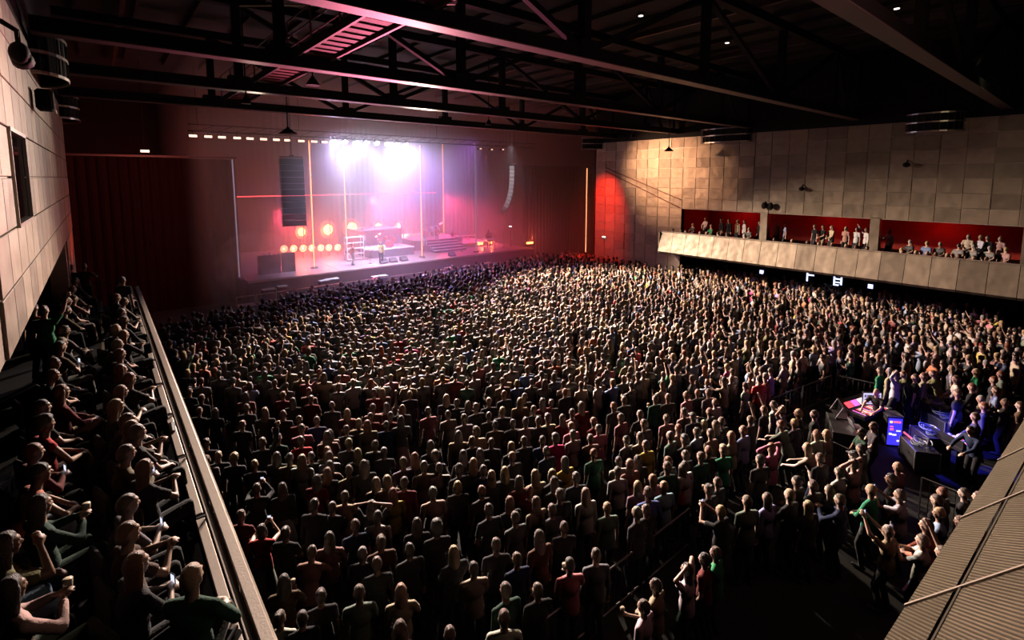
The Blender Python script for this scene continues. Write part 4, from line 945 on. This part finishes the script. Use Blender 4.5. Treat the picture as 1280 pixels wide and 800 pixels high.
# ---------------------------------------------------------------- the band
for px, py, Y, z0, hair, top, pose, bottom, tx, ty, lab in (
    (476, 312, 36.9, SZ, ('dark brown', 'wavy'), ('yellow', 'long'), 'drink', 'black', 8, 5, 'singer in a yellow top and black trousers at the stage front, holding a microphone'),
    (440, 311, 37.6, SZ, ('reddish', 'wavy'), ('salmon', 'short'), 'together', 'white', 24, 38, 'musician in pale trousers playing left of the singer'),
    (453, 300, 40.9, SZ + .7, ('black', 'short'), ('red', 'short'), 'drink', 'black', 15, 5, 'drummer in red behind the red drum kit'),
    (531, 302, 40.4, SZ + .45, ('blond', 'short'), ('salmon', 'long'), 'together', 'white', 12, 5, 'musician in pale clothes right of the middle steps'),
    (546, 301, 40.8, SZ + .45, ('dark brown', 'long'), ('orange', 'long'), 'together', 'white', 12, 5, 'musician in orange beside the fourth orange tube'),
    (566, 302, 41.6, SZ, ('dark brown', 'short'), ('red', 'long'), 'lean', 'dark grey', 12, 10, 'bent-over keyboard player right of the fourth orange tube'),
    (503, 298, 43.5, SZ + 1.0, ('brown', 'short'), ('pink', 'short'), 'raised', 'dark grey', 12, 5, 'percussionist with raised arms on the middle riser'),
    (611, 301, 38.5, SZ, ('brown', 'short'), ('maroon', 'long'), 'pockets', 'black', 12, 10, 'musician in dark red near the right end of stage')):
    p = at_y(px, py, Y); yaw = face_to((p.x, Y), tx, ty)
    o = person((p.x, Y, z0), yaw, pose, hair, top, bottom); PEOPLE[-1].update(px=px, py=py, zone='stage'); tag(o, lab, 'person', 'band members on the stage')
# ---------------------------------------------------------------- sound crew
def crew(px, py, zh, yaw, pose, hair, top, lab, bottom='black'):
    p = at_z(px, py, SK[pose]['head'].z); o = person((p.x, p.y, 0), yaw, pose, hair, top, bottom)
    PEOPLE[-1].update(px=px, py=py, zone='desk'); tag(o, lab, 'person', 'sound crew at the mixing desks'); placed.append((V((p.x, p.y, 0)), o)); return o
crew(1101, 489, 1.6, R(75), 'lean', ('blond', 'crop'), ('black', 'short'), 'crew member in black reaching over the red-lit mixing desk')
crew(1222, 537, 1.6, R(60), 'lean', ('black', 'short'), ('navy', 'long'), 'crew member lit blue leaning over the dark desk, right')
crew(1078, 541, 1.6, R(40), 'together', ('black', 'short'), ('dark green', 'short'), 'crew member in dark green standing behind the road cases, left')
crew(1093, 533, 1.6, R(30), 'together', ('brown', 'short'), ('dark grey', 'short'), 'crew member in dark grey standing near the blue-lit rack')
# group at the lower middle sitting by the dark platform
for px, py, hair, top, pose, lab in ((806, 762, ('brown', 'short'), ('white', 'short'), 'drink', 'person in a white top drinking, lowest of the group in the dark, bottom centre'),
    (821, 735, ('dark brown', 'short'), ('beige', 'long'), 'together', 'person in a beige jacket behind the drinking one, bottom centre group'),
    (860, 715, ('dark brown', 'long'), ('white', 'short'), 'headhold', 'long-haired person in white holding the head, bottom centre group'),
    (896, 694, ('brown', 'short'), ('green', 'long'), 'together', 'person in green, uppermost of the group in the dark, bottom centre'),
    (882, 702, ('black', 'short'), ('maroon', 'short'), 'pockets', 'person in dark red between the green-clad and long-haired ones, bottom centre')):
    p = at_z(px, py, 1.62); o = person((p.x, p.y, 0), face_to(p, *STAGE_AT) + R(25), pose, hair, top, 'dark green'); tag(o, lab, 'person', 'group in the dark at bottom centre')
    PEOPLE[-1].update(px=px, py=py, zone='dark'); placed.append((V((p.x, p.y, 0)), o)); HANDH.append((PEOPLE[-1], pose))
# ---------------------------------------------------------------- labels for everybody else
POSEW = {'down': '', 'together': 'with hands joined', 'phone': 'holding up a phone', 'drink': 'holding a drink', 'headhold': 'with hands on head', 'wave': 'waving one arm', 'raised': 'filming with raised arms', 'clap': 'clapping',
         'pockets': 'with elbows out', 'lean': 'leaning forward', 'sit': 'seated', 'sitphone': 'looking at hands', 'sitclap': 'clapping', 'sitlean': 'bent forward', 'sitcross': 'with crossed legs', 'sitchin': 'resting chin'}
def zone_of(d):
    if d['zone'] != 'crowd': return d['zone']
    px, py = d['px'], d['py']
    if px >= 1085 and py < 530: return 'crowd behind the mixing desks'
    if px >= 930 and py < 610: return 'crowd left of the mixing desks'
    if px >= 1000: return 'crowd below the mixing desks'
    if py >= 660 and px < 520: return 'crowd at bottom left'
    if py >= 660: return 'crowd at bottom centre'
    if px < 420: return 'crowd along the left railing'
    if px < 600: return 'middle-left crowd'
    if px < 790: return 'middle crowd'
    return 'middle-right crowd'
def hairw(h):
    if h[1] == 'bald': return 'shaved head'
    if h[1] == 'cap': return 'a cap'
    if h[1] == 'bun': return f'{h[0]} hair in a bun'
    if h[1] == 'afro': return f'big round {h[0]} hair'
    return {'short': f'short {h[0]} hair', 'crop': f'cropped {h[0]} hair', 'bob': f'{h[0]} bob', 'long': f'long {h[0]} hair', 'wavy': f'long wavy {h[0]} hair', 'curly': f'curly {h[0]} hair', 'ponytail': f'{h[0]} ponytail'}[h[1]]
groups = {}
for d in PEOPLE:
    if 'label' in d['o'].keys(): continue
    z = zone_of(d); k = (hairw(d['hair']), d['top'], POSEW[d['pose']], z)
    groups.setdefault(k, []).append(d)
for (h, tcol, pw, z), ds in groups.items():
    ds.sort(key=lambda d: (d['px'] if 'balcony' not in z else d['py'])) if 'left balcony' != z else ds.sort(key=lambda d: -d['py'])
    pre = 'on the' if 'balcony' in z else 'in the'
    for i, d in enumerate(ds):
        base = f'person with {h}, {tcol} top' + (f', {pw}' if pw else '')
        if len(ds) == 1: lab = f'{base}, {pre} {z}'
        elif z == 'left balcony': lab = ('nearest such ' if i == 0 else f'{ORD[i]} nearest such ') + f'{base}, {pre} {z}'
        else: lab = (f'{"leftmost" if i == 0 else "rightmost" if i == len(ds) - 1 else ORD[i] + " from left,"} ') + f'{base}, {pre} {z}'
        wds = lab.split()
        if len(wds) > 16: lab = lab.replace('person with ', '').replace('such ', '')
        tag(d['o'], ' '.join(lab.split()[:16]), 'person', {'crowd': 'audience standing on the hall floor', 'left balcony': 'audience on the left balcony', 'right balcony': 'audience on the right balcony', 'dark': 'audience standing on the hall floor'}[d['zone']])
for e, d in SEATS:
    e['label'] = 'black folding chair under ' + ' '.join(d['o']['label'].replace('person with ', '').replace(',', '').split()[:12])
# phones and cups
for d, pose in HANDH:
    o = d['o']; short = o['label'].replace('person with ', '').replace(',', '')
    who = ' '.join(short.split()[:11])
    if pose in ('phone', 'sitphone', 'raised') and (pose != 'sitphone' or prng.random() < .5):
        held('phone', o, pose, f'phone held by {who}', 'phone', phone_me, (0, .05, .05), 'phones held by the audience')
    elif pose == 'drink' or (pose == 'sitclap' and d['px'] < 60):
        held('plastic_cup', o, pose, f'plastic cup held by {who}', 'cup', cup_me, (0, .03, .03), 'plastic cups held by the audience')
# ---------------------------------------------------------------- the far crowd, too many to name
def poly_in(x, y, P):
    c = False; n = len(P)
    for i in range(n):
        x1, y1 = P[i]; x2, y2 = P[i - 1]
        if (y1 > y) != (y2 > y) and x < (x2 - x1) * (y - y1) / (y2 - y1) + x1: c = not c
    return c
lowp = []
for pose in ('down', 'together', 'clap', 'phone', 'drink', 'wave', 'pockets'):
    J = SK[pose]; B = body_mesh(J, 230, .028, False); T = shirt_mesh(J, 'short', 110, .03); L = trouser_mesh(J, False, 50, .035)
    lowp.append((pose, B, T, L))
lowhair = [(s, hair_mesh(s, 80, .022)) for s in ('short', 'short', 'long', 'bob', 'short', 'bun')]
def arr(me):
    n = len(me.vertices); v = np.empty(n * 3); me.vertices.foreach_get('co', v); v = v.reshape(-1, 3)
    me.calc_loop_triangles(); t = np.empty(len(me.loop_triangles) * 3, dtype=np.int64); me.loop_triangles.foreach_get('vertices', t)
    return v, t.reshape(-1, 3)
LP = [(p, arr(B), arr(T), arr(L)) for p, B, T, L in lowp]; LH = [arr(m) for s, m in lowhair]
rs = np.random.RandomState(5)
cand = []; cell = {}
FOHP = [(at_z(a, b, 0).x, at_z(a, b, 0).y) for a, b in ((962, 520), (1042, 496), (1160, 524), (1285, 570), (1290, 700), (1000, 700), (930, 640))]
HS_ = 1.6
def ok_place(x, y, r):
    if not (1.75 < x < (34.9 if y > 3 else 31.6) and .9 < y < 33.2): return False
    if x > 32.6 and y > 20.2: return False
    if y > 30.2 + (x - 4) * .045 + 1.2 * math.sin(x * .7) * .3 + (0 if x > 8 else -(8 - x) * .45): return False
    px, py = proj((x, y, HS_))
    lim = 486 if px < 1080 else 458
    if px < 230: lim = 482
    if py > lim: return False
    if poly_in(x, y, FOHP): return False
    cx, cy = int(x / .5), int(y / .5)
    for i in (-1, 0, 1):
        for j in (-1, 0, 1):
            for (a, b) in cell.get((cx + i, cy + j), ()):
                if (a - x) ** 2 + (b - y) ** 2 < r * r: return False
    cell.setdefault((cx, cy), []).append((x, y)); return True
for q, _ in placed:
    if q.z < 1: cell.setdefault((int(q.x / .5), int(q.y / .5)), []).append((q.x, q.y))
XY = rs.uniform((1.7, .9), (35, 34), (28000, 2))
pts = []
for x, y in XY:
    r = .43 if rs.rand() < .7 else .52
    if ok_place(x, y, r): pts.append((x, y))
VS, TS, CS = [], [], []; nv = 0
topc = list(TOPC.values()); topw = np.array([8, 3, 2, 2.0, 1.6, 2, 1.2, .6, .6, .25, .5, .5, .5, .35, .6, .4, .7, .25, .2, .1, .3, 1, .2]); topw /= topw.sum()
hairc = list(HAIRC.values())
def push(v, t, c):
    global nv
    VS.append(v); TS.append(t + nv); CS.append(np.tile((*c, 1.0), (len(v), 1))); nv += len(v)
for x, y in pts:
    k = rs.choice(len(LP), p=[.42, .16, .1, .08, .1, .06, .08]); pose, B, T, L = LP[k]
    s = rs.uniform(.98, 1.12); a = face_to((x, y), *STAGE_AT) + rs.uniform(-.45, .45); ca, sa = math.cos(a), math.sin(a)
    M = np.array([[ca, -sa, 0], [sa, ca, 0], [0, 0, 1]]) * s; off = np.array([x, y, 0])
    sk = np.array(SKINC[rs.randint(5)]); h = hairc[rs.choice(6, p=[.22, .27, .22, .17, .06, .06])]
    push(B[0] @ M.T + off, B[1], sk); push(T[0] @ M.T + off, T[1], topc[rs.choice(len(topc), p=topw)])
    push(L[0] @ M.T + off, L[1], topc[rs.choice([0, 0, 1, 6, 7])])
    if rs.rand() < .95:
        hv, ht = LH[rs.randint(len(LH))]; push((hv + np.array(SK[pose]['head'])) @ M.T + off, ht, h)
# seated rows on the right balcony that are too small to tell apart
def seated_rows():
    Js = SK['sit']; B = arr(body_mesh(Js, 220, .028, False)); T = arr(shirt_mesh(Js, 'short', 100, .03)); L = arr(trouser_mesh(Js, False, 60, .035))
    for X, z0 in ((32.35, 3.4), (33.35, 3.75)):
        y = 20.1
        while y > -1:
            y -= rs.uniform(.5, .75)
            if any(abs(q.z - z0) < .1 and abs(q.x - X) < .55 and abs(q.y - y) < .5 for q, _ in placed): continue
            if rs.rand() < .22 or any(abs(y - yp) < .45 for yp in (14.4, 8.4, 2.4)): continue
            a = R(62) + rs.uniform(-.3, .3); ca, sa = math.cos(a), math.sin(a); M = np.array([[ca, -sa, 0], [sa, ca, 0], [0, 0, 1]]); off = np.array([X, y, z0])
            sk = np.array(SKINC[rs.randint(5)]); push(B[0] @ M.T + off, B[1], sk); push(T[0] @ M.T + off, T[1], topc[rs.choice(len(topc), p=topw)]); push(L[0] @ M.T + off, L[1], (.012, .012, .012))
            hv, ht = LH[rs.randint(len(LH))]; push((hv + np.array(Js['head'])) @ M.T + off, ht, hairc[rs.randint(5)])
def mass(name, label, cat):
    global VS, TS, CS, nv
    Vv = np.concatenate(VS); Tt = np.concatenate(TS); Cc = np.concatenate(CS)
    me = bpy.data.meshes.new(name); me.vertices.add(len(Vv)); me.vertices.foreach_set('co', Vv.ravel())
    me.loops.add(len(Tt) * 3); me.loops.foreach_set('vertex_index', Tt.ravel().astype(np.int32))
    me.polygons.add(len(Tt)); me.polygons.foreach_set('loop_start', np.arange(0, len(Tt) * 3, 3, dtype=np.int32)); me.polygons.foreach_set('loop_total', np.full(len(Tt), 3, dtype=np.int32))
    at = me.color_attributes.new('tone', 'FLOAT_COLOR', 'POINT'); at.data.foreach_set('color', Cc.ravel())
    me.polygons.foreach_set('use_smooth', [True] * len(Tt)); me.update(calc_edges=True); me.materials.append(M_mass)
    o = link(name, me); tag(o, label, cat, kind='stuff'); VS, TS, CS, nv = [], [], [], 0
    print(name, len(Tt)); return o
M_mass = bpy.data.materials.new('crowd tones'); M_mass.use_nodes = True
_b = M_mass.node_tree.nodes['Principled BSDF']; _b.inputs['Roughness'].default_value = .6
_a = M_mass.node_tree.nodes.new('ShaderNodeAttribute'); _a.attribute_name = 'tone'; M_mass.node_tree.links.new(_a.outputs['Color'], _b.inputs['Base Color'])
print('far crowd', len(pts))
mass('crowd', 'dense standing crowd filling the far part of the hall floor', 'crowd')
seated_rows(); mass('seated_audience', 'small seated spectators packed along the right balcony', 'crowd')
for k, B, T, L in lowp:
    for m in (B, T, L): bpy.data.meshes.remove(m)

# ---------------------------------------------------------------- mixing desks on the hall floor
light_blue = (.06, .06, 1)
def fence_run(a, b, label):
    a = V(a); b = V(b); n = max(1, round((b - a).length / 1.6)); e = empty('crowd_barrier', ((a + b) / 2)); tag(e, label, 'barrier')
    for k in range(n):
        p = a.lerp(b, k / n); q = a.lerp(b, (k + 1) / n); d = (q - p).normalized() * .04; p = p + d; q = q - d
        m = MB()
        m.cone(p + V((0, 0, 1.05)), q + V((0, 0, 1.05)), .022, seg=6).cone(p + V((0, 0, .18)), q + V((0, 0, .18)), .02, seg=6)
        for t in range(9): r = p.lerp(q, t / 8); m.cone(r + V((0, 0, 0 if t in (0, 8) else .18)), r + V((0, 0, 1.05)), .02 if t in (0, 8) else .009, seg=5)
        o = m.build('barrier_section', M_grey, e); o.location = -e.location
def Z(px, py, z=1.05):
    p = at_z(px, py, z); return (p.x, p.y, 0)
fence_run(Z(962, 499), Z(1040, 469), 'crowd barrier along the left side of the mixing desk area')
fence_run(Z(1044, 469), Z(1172, 496), 'crowd barrier behind the red-lit mixing desk')
fence_run(Z(1176, 498), Z(1275, 528), 'crowd barrier behind the blue-lit desk, far right')
fence_run(Z(1040, 552), Z(1075, 568), 'short barrier in front of the road cases')
fence_run(Z(1150, 596), Z(1245, 634), 'crowd barrier in front of the blue-lit desk')
a = Z(655, 786); b = Z(868, 637)
fence_run((a[0], (a[1] + b[1]) / 2, 0), (b[0], (a[1] + b[1]) / 2, 0), 'long dark barrier crossing the empty floor at bottom centre')
def console(px, py, rz, L, D, label, cols):
    p = at_z(px, py, .95); e = empty('mixing_desk', (p.x, p.y, 0), rz); tag(e, label, 'mixing desk')
    MB().box((-L / 2, -D / 2, .78), (L / 2, D / 2, .92), .02).build('chassis', M_dark_plastic, e)
    b = MB(); bm = b.bm
    vs = [bm.verts.new(q) for q in ((-L / 2, D * .1, .92), (L / 2, D * .1, .92), (L / 2, D / 2, 1.14), (-L / 2, D / 2, 1.14), (-L / 2, D / 2, .92), (L / 2, D / 2, .92))]
    for q in ((0, 1, 2, 3), (3, 2, 5, 4), (0, 3, 4), (1, 5, 2)): bm.faces.new([vs[k] for k in q])
    b.build('meter_bridge', M_dark_plastic, e)
    for k in range(4):
        x = -L / 2 + .1 + k * (L - .2) / 4
        o = MB().box((0, 0, 0), ((L - .2) / 4 - .05, .02, .20)).build('screen', cols[k % len(cols)], e); o.location = (x, D * .16, .96); o.rotation_euler.x = R(-52)
    for k in range(14):
        x = -L / 2 + .12 + k * (L - .24) / 14
        MB().box((x, -D / 2 + .06, .92), (x + .03, D * .04, .93)).build('fader_strip', cols[(k * 7 + 1) % len(cols)], e)
        MB().box((x - .01, -D / 2 + .08 + .02 * (k * 5 % 7), .93), (x + .04, -D / 2 + .13 + .02 * (k * 5 % 7), .95)).build('fader_knob', M_white, e)
    for x in (-L / 2 + .1, L / 2 - .1): MB().bar((x, 0, 0), (x, 0, .8), .06, .5).build('leg', M_steel, e)
    return e
CR = [emat('red desk lights', (1, .06, .08), 2.2), emat('magenta desk lights', (.9, .15, .7), 1.6), emat('pale desk screen', (1, .75, .75), 1.6), M_dark_plastic, emat('orange desk lights', (1, .35, .12), 1.8)]
CB = [emat('blue desk lights', (.08, .08, 1), 2.5), M_dark_plastic, emat('violet desk screen', (.55, .5, 1), 2.0), emat('red button lights', (1, .05, .1), 3.0)]
console(1082, 508, R(-15), 1.5, .85, 'open mixing desk glowing red and magenta', CR)
console(1194, 549, R(60), .9, .6, 'small dark mixing desk with blue screens and red button light', CB)
p = at_z(1090, 493, 1.3); e = empty('monitor_screen', (p.x, p.y, 0), R(-42)); tag(e, 'wide pale lilac screen standing behind the red-lit mixing desk', 'screen')
MB().box((-.46, -.02, 1.12), (.46, .03, 1.62), .01).build('case', M_dark_plastic, e); MB().box((-.43, -.03, 1.15), (.43, -.02, 1.59)).build('display', emat('lilac display', (.62, .58, .85), 1.1), e)
b = MB()
for k in range(6): b.box((-.38 + k * .13, -.036, 1.42 + .02 * (k % 2)), (-.28 + k * .13, -.031, 1.52))
for k in range(3): b.box((-.38, -.036, 1.2 + k * .06), (.3 - k * .1, -.031, 1.22 + k * .06))
o = b.build('display_content', emat('display marks', (.25, .2, .5), .5), e); o['kind'] = 'stuff'
MB().bar((0, 0, 0), (0, 0, 1.12), .06).box((-.2, -.15, 0), (.2, .15, .03)).build('stand', M_steel, e); e.scale = (.66, .8, .85)
p = at_z(1115, 521, .9); e = empty('equipment_rack', (p.x, p.y, 0), R(-50)); tag(e, 'upright equipment rack lit bright blue with small coloured displays', 'rack')
MB().box((-.30, -.25, 0), (.30, .3, 1.5), .02).build('case', M_dark_plastic, e)
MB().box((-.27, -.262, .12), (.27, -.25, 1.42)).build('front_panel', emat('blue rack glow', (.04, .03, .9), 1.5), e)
cols = [emat('yellow display', (1, .6, .1), 2), emat('red display', (1, .1, .12), 2), CB[2], emat('pale display', (.85, .85, 1), 2)]
for k, (x0, x1, z0, z1, c) in enumerate(((-.22, -.12, 1.2, 1.3, 0), (-.08, .2, 1.22, 1.3, 1), (-.2, -.08, 1.0, 1.05, 1), (-.2, -.06, .85, .93, 1), (-.22, -.12, .62, .7, 3), (-.1, .06, .6, .66, 3), (.05, .22, .8, .86, 2), (.1, .2, .3, .38, 2))):
    MB().box((x0, -.275, z0), (x1, -.262, z1)).build('display', cols[c], e)
MB().box((-.32, -.27, 1.5), (.32, .3, 1.53)).build('lid', M_grey, e)
e.scale = (.72, .8, .66)
def road_case(px, py, rz, L, D, hgt, label, m=M_dark_plastic, z0=0):
    p = at_z(px, py, hgt); e = empty('road_case', (p.x, p.y, z0), rz); tag(e, label, 'case', 'road cases around the mixing desks')
    MB().box((-L / 2, -D / 2, .08), (L / 2, D / 2, hgt), .01).build('body', m, e)
    for sx in (-1, 1):
        for sy in (-1, 1): MB().bar((sx * L / 2, sy * D / 2, .08), (sx * L / 2, sy * D / 2, hgt), .03).build('corner_edge', M_grey, e); MB().ball((sx * (L / 2 - .1), sy * (D / 2 - .1), .04), .04, 8).build('castor', M_black, e)
    MB().box((-.1, -D / 2 - .02, hgt * .5), (.1, -D / 2, hgt * .6)).build('handle', M_grey, e); return e
road_case(1054, 530, R(25), 1.4, .7, .85, 'dark road case with a pale label, left of the red-lit desk')
p = at_z(1046, 538, .7); tag(MB().box((-.28, -.01, -.13), (.28, .01, .13)).build('sign_sheet', M_white), 'pale rectangular sheet on the front of the road case', 'sheet'); o = bpy.data.objects['sign_sheet']; o.location = (p.x, p.y, .6); o.rotation_euler.z = R(15)
e = empty('folding_stool', (at_z(1050, 517, .9).x, at_z(1050, 517, .9).y, .85), R(30)); tag(e, 'grey wire frame standing open on the road case', 'frame')
for x in (-.35, .35): MB().bar((x, -.2, 0), (x, .0, .4), .03).bar((x, .2, 0), (x, 0, .4), .03).build('leg', M_grey, e)
MB().bar((-.35, 0, .4), (.35, 0, .4), .03).box((-.33, -.18, .01), (.33, .18, .03)).build('tray', M_steel, e)
p = at_z(1071, 532, .9); e = empty('laptop', (p.x, p.y, .86), R(40)); tag(e, 'small open laptop with dull screen right of the wire frame', 'laptop')
MB().box((-.17, -.12, 0), (.17, .12, .02), .004).build('keyboard_base', M_grey, e); o = MB().box((-.17, 0, 0), (.17, .015, .22), .004).build('lid', M_grey, e); o.location = (0, .12, .02); o.rotation_euler.x = R(-20)
for i, (px, py, L, hg) in enumerate(((1150, 556, .9, .7), (1163, 540, .8, .9), (1178, 520, .9, .8), (1172, 505, .7, 1.0))):
    ee = road_case(px, py, R(35 + 8 * i), L, .6, hg, ['low dark road case beside the blue-lit desk, bottom one', 'dark road case draped with cables, second up', 'dark road case with coiled cable, third up', 'uppermost small road case behind the blue-lit desk'][i])
    cc = MB()
    for t in range(5):
        n = 14; r0 = .16 + .03 * t; cx, cy = random.uniform(-.15, .15), random.uniform(-.1, .1)
        cc.tube([(cx + math.cos(a) * r0, cy + math.sin(a) * r0 * .7, hg + .02 + .03 * t + .02 * math.sin(3 * a)) for a in [2 * math.pi * k / n for k in range(n + 1)]], .014, 5)
    c = cc.build('cable_coil', mat('grey-green cable', (.22, .26, .24), .4)); c.location = ee.location; c.rotation_euler = ee.rotation_euler
    tag(c, ['loose grey cable coil on the lowest road case', 'grey cable coil on the second road case up', 'grey cable coil on the third road case up', 'grey cable coil on the uppermost small road case'][i], 'cable', kind='stuff')
p = at_z(1142, 548, .8); tag(MB().bar((p.x, p.y, .75), (p.x + .35, p.y + .3, .75), .04).build('light_bar', emat('red bar', (.9, .05, .12), 1.2)), 'short red glowing bar left of the cable cases', 'light')
# lamps of the mixing area
light('SPOT', (at_z(1190, 545, 1).x + .2, at_z(1190, 545, 1).y + .3, 2.6), at_z(1190, 555, .5), 900, (.05, .05, 1), .1, 75, .5, 'blue_worklight')
p = at_z(1116, 530, .6); light('POINT', (p.x - .7, p.y - .6, 1.1), None, 14, (.06, .05, 1), .1, name='blue_worklight')
p = at_z(1082, 508, 1.5); light('POINT', p, None, 8, (1, .2, .3), .1, name='desk_light')
# a white cup or two and litter lights near the front row
tag(MB().bar(Z(1128, 741, 0)[:2] + (.03,), Z(1139, 727, 0)[:2] + (.03,), .04).build('floor_strip', mat('pale tape', (.8, .5, .42), .5)), 'short pale strip on the floor beside the near balcony', 'tape')
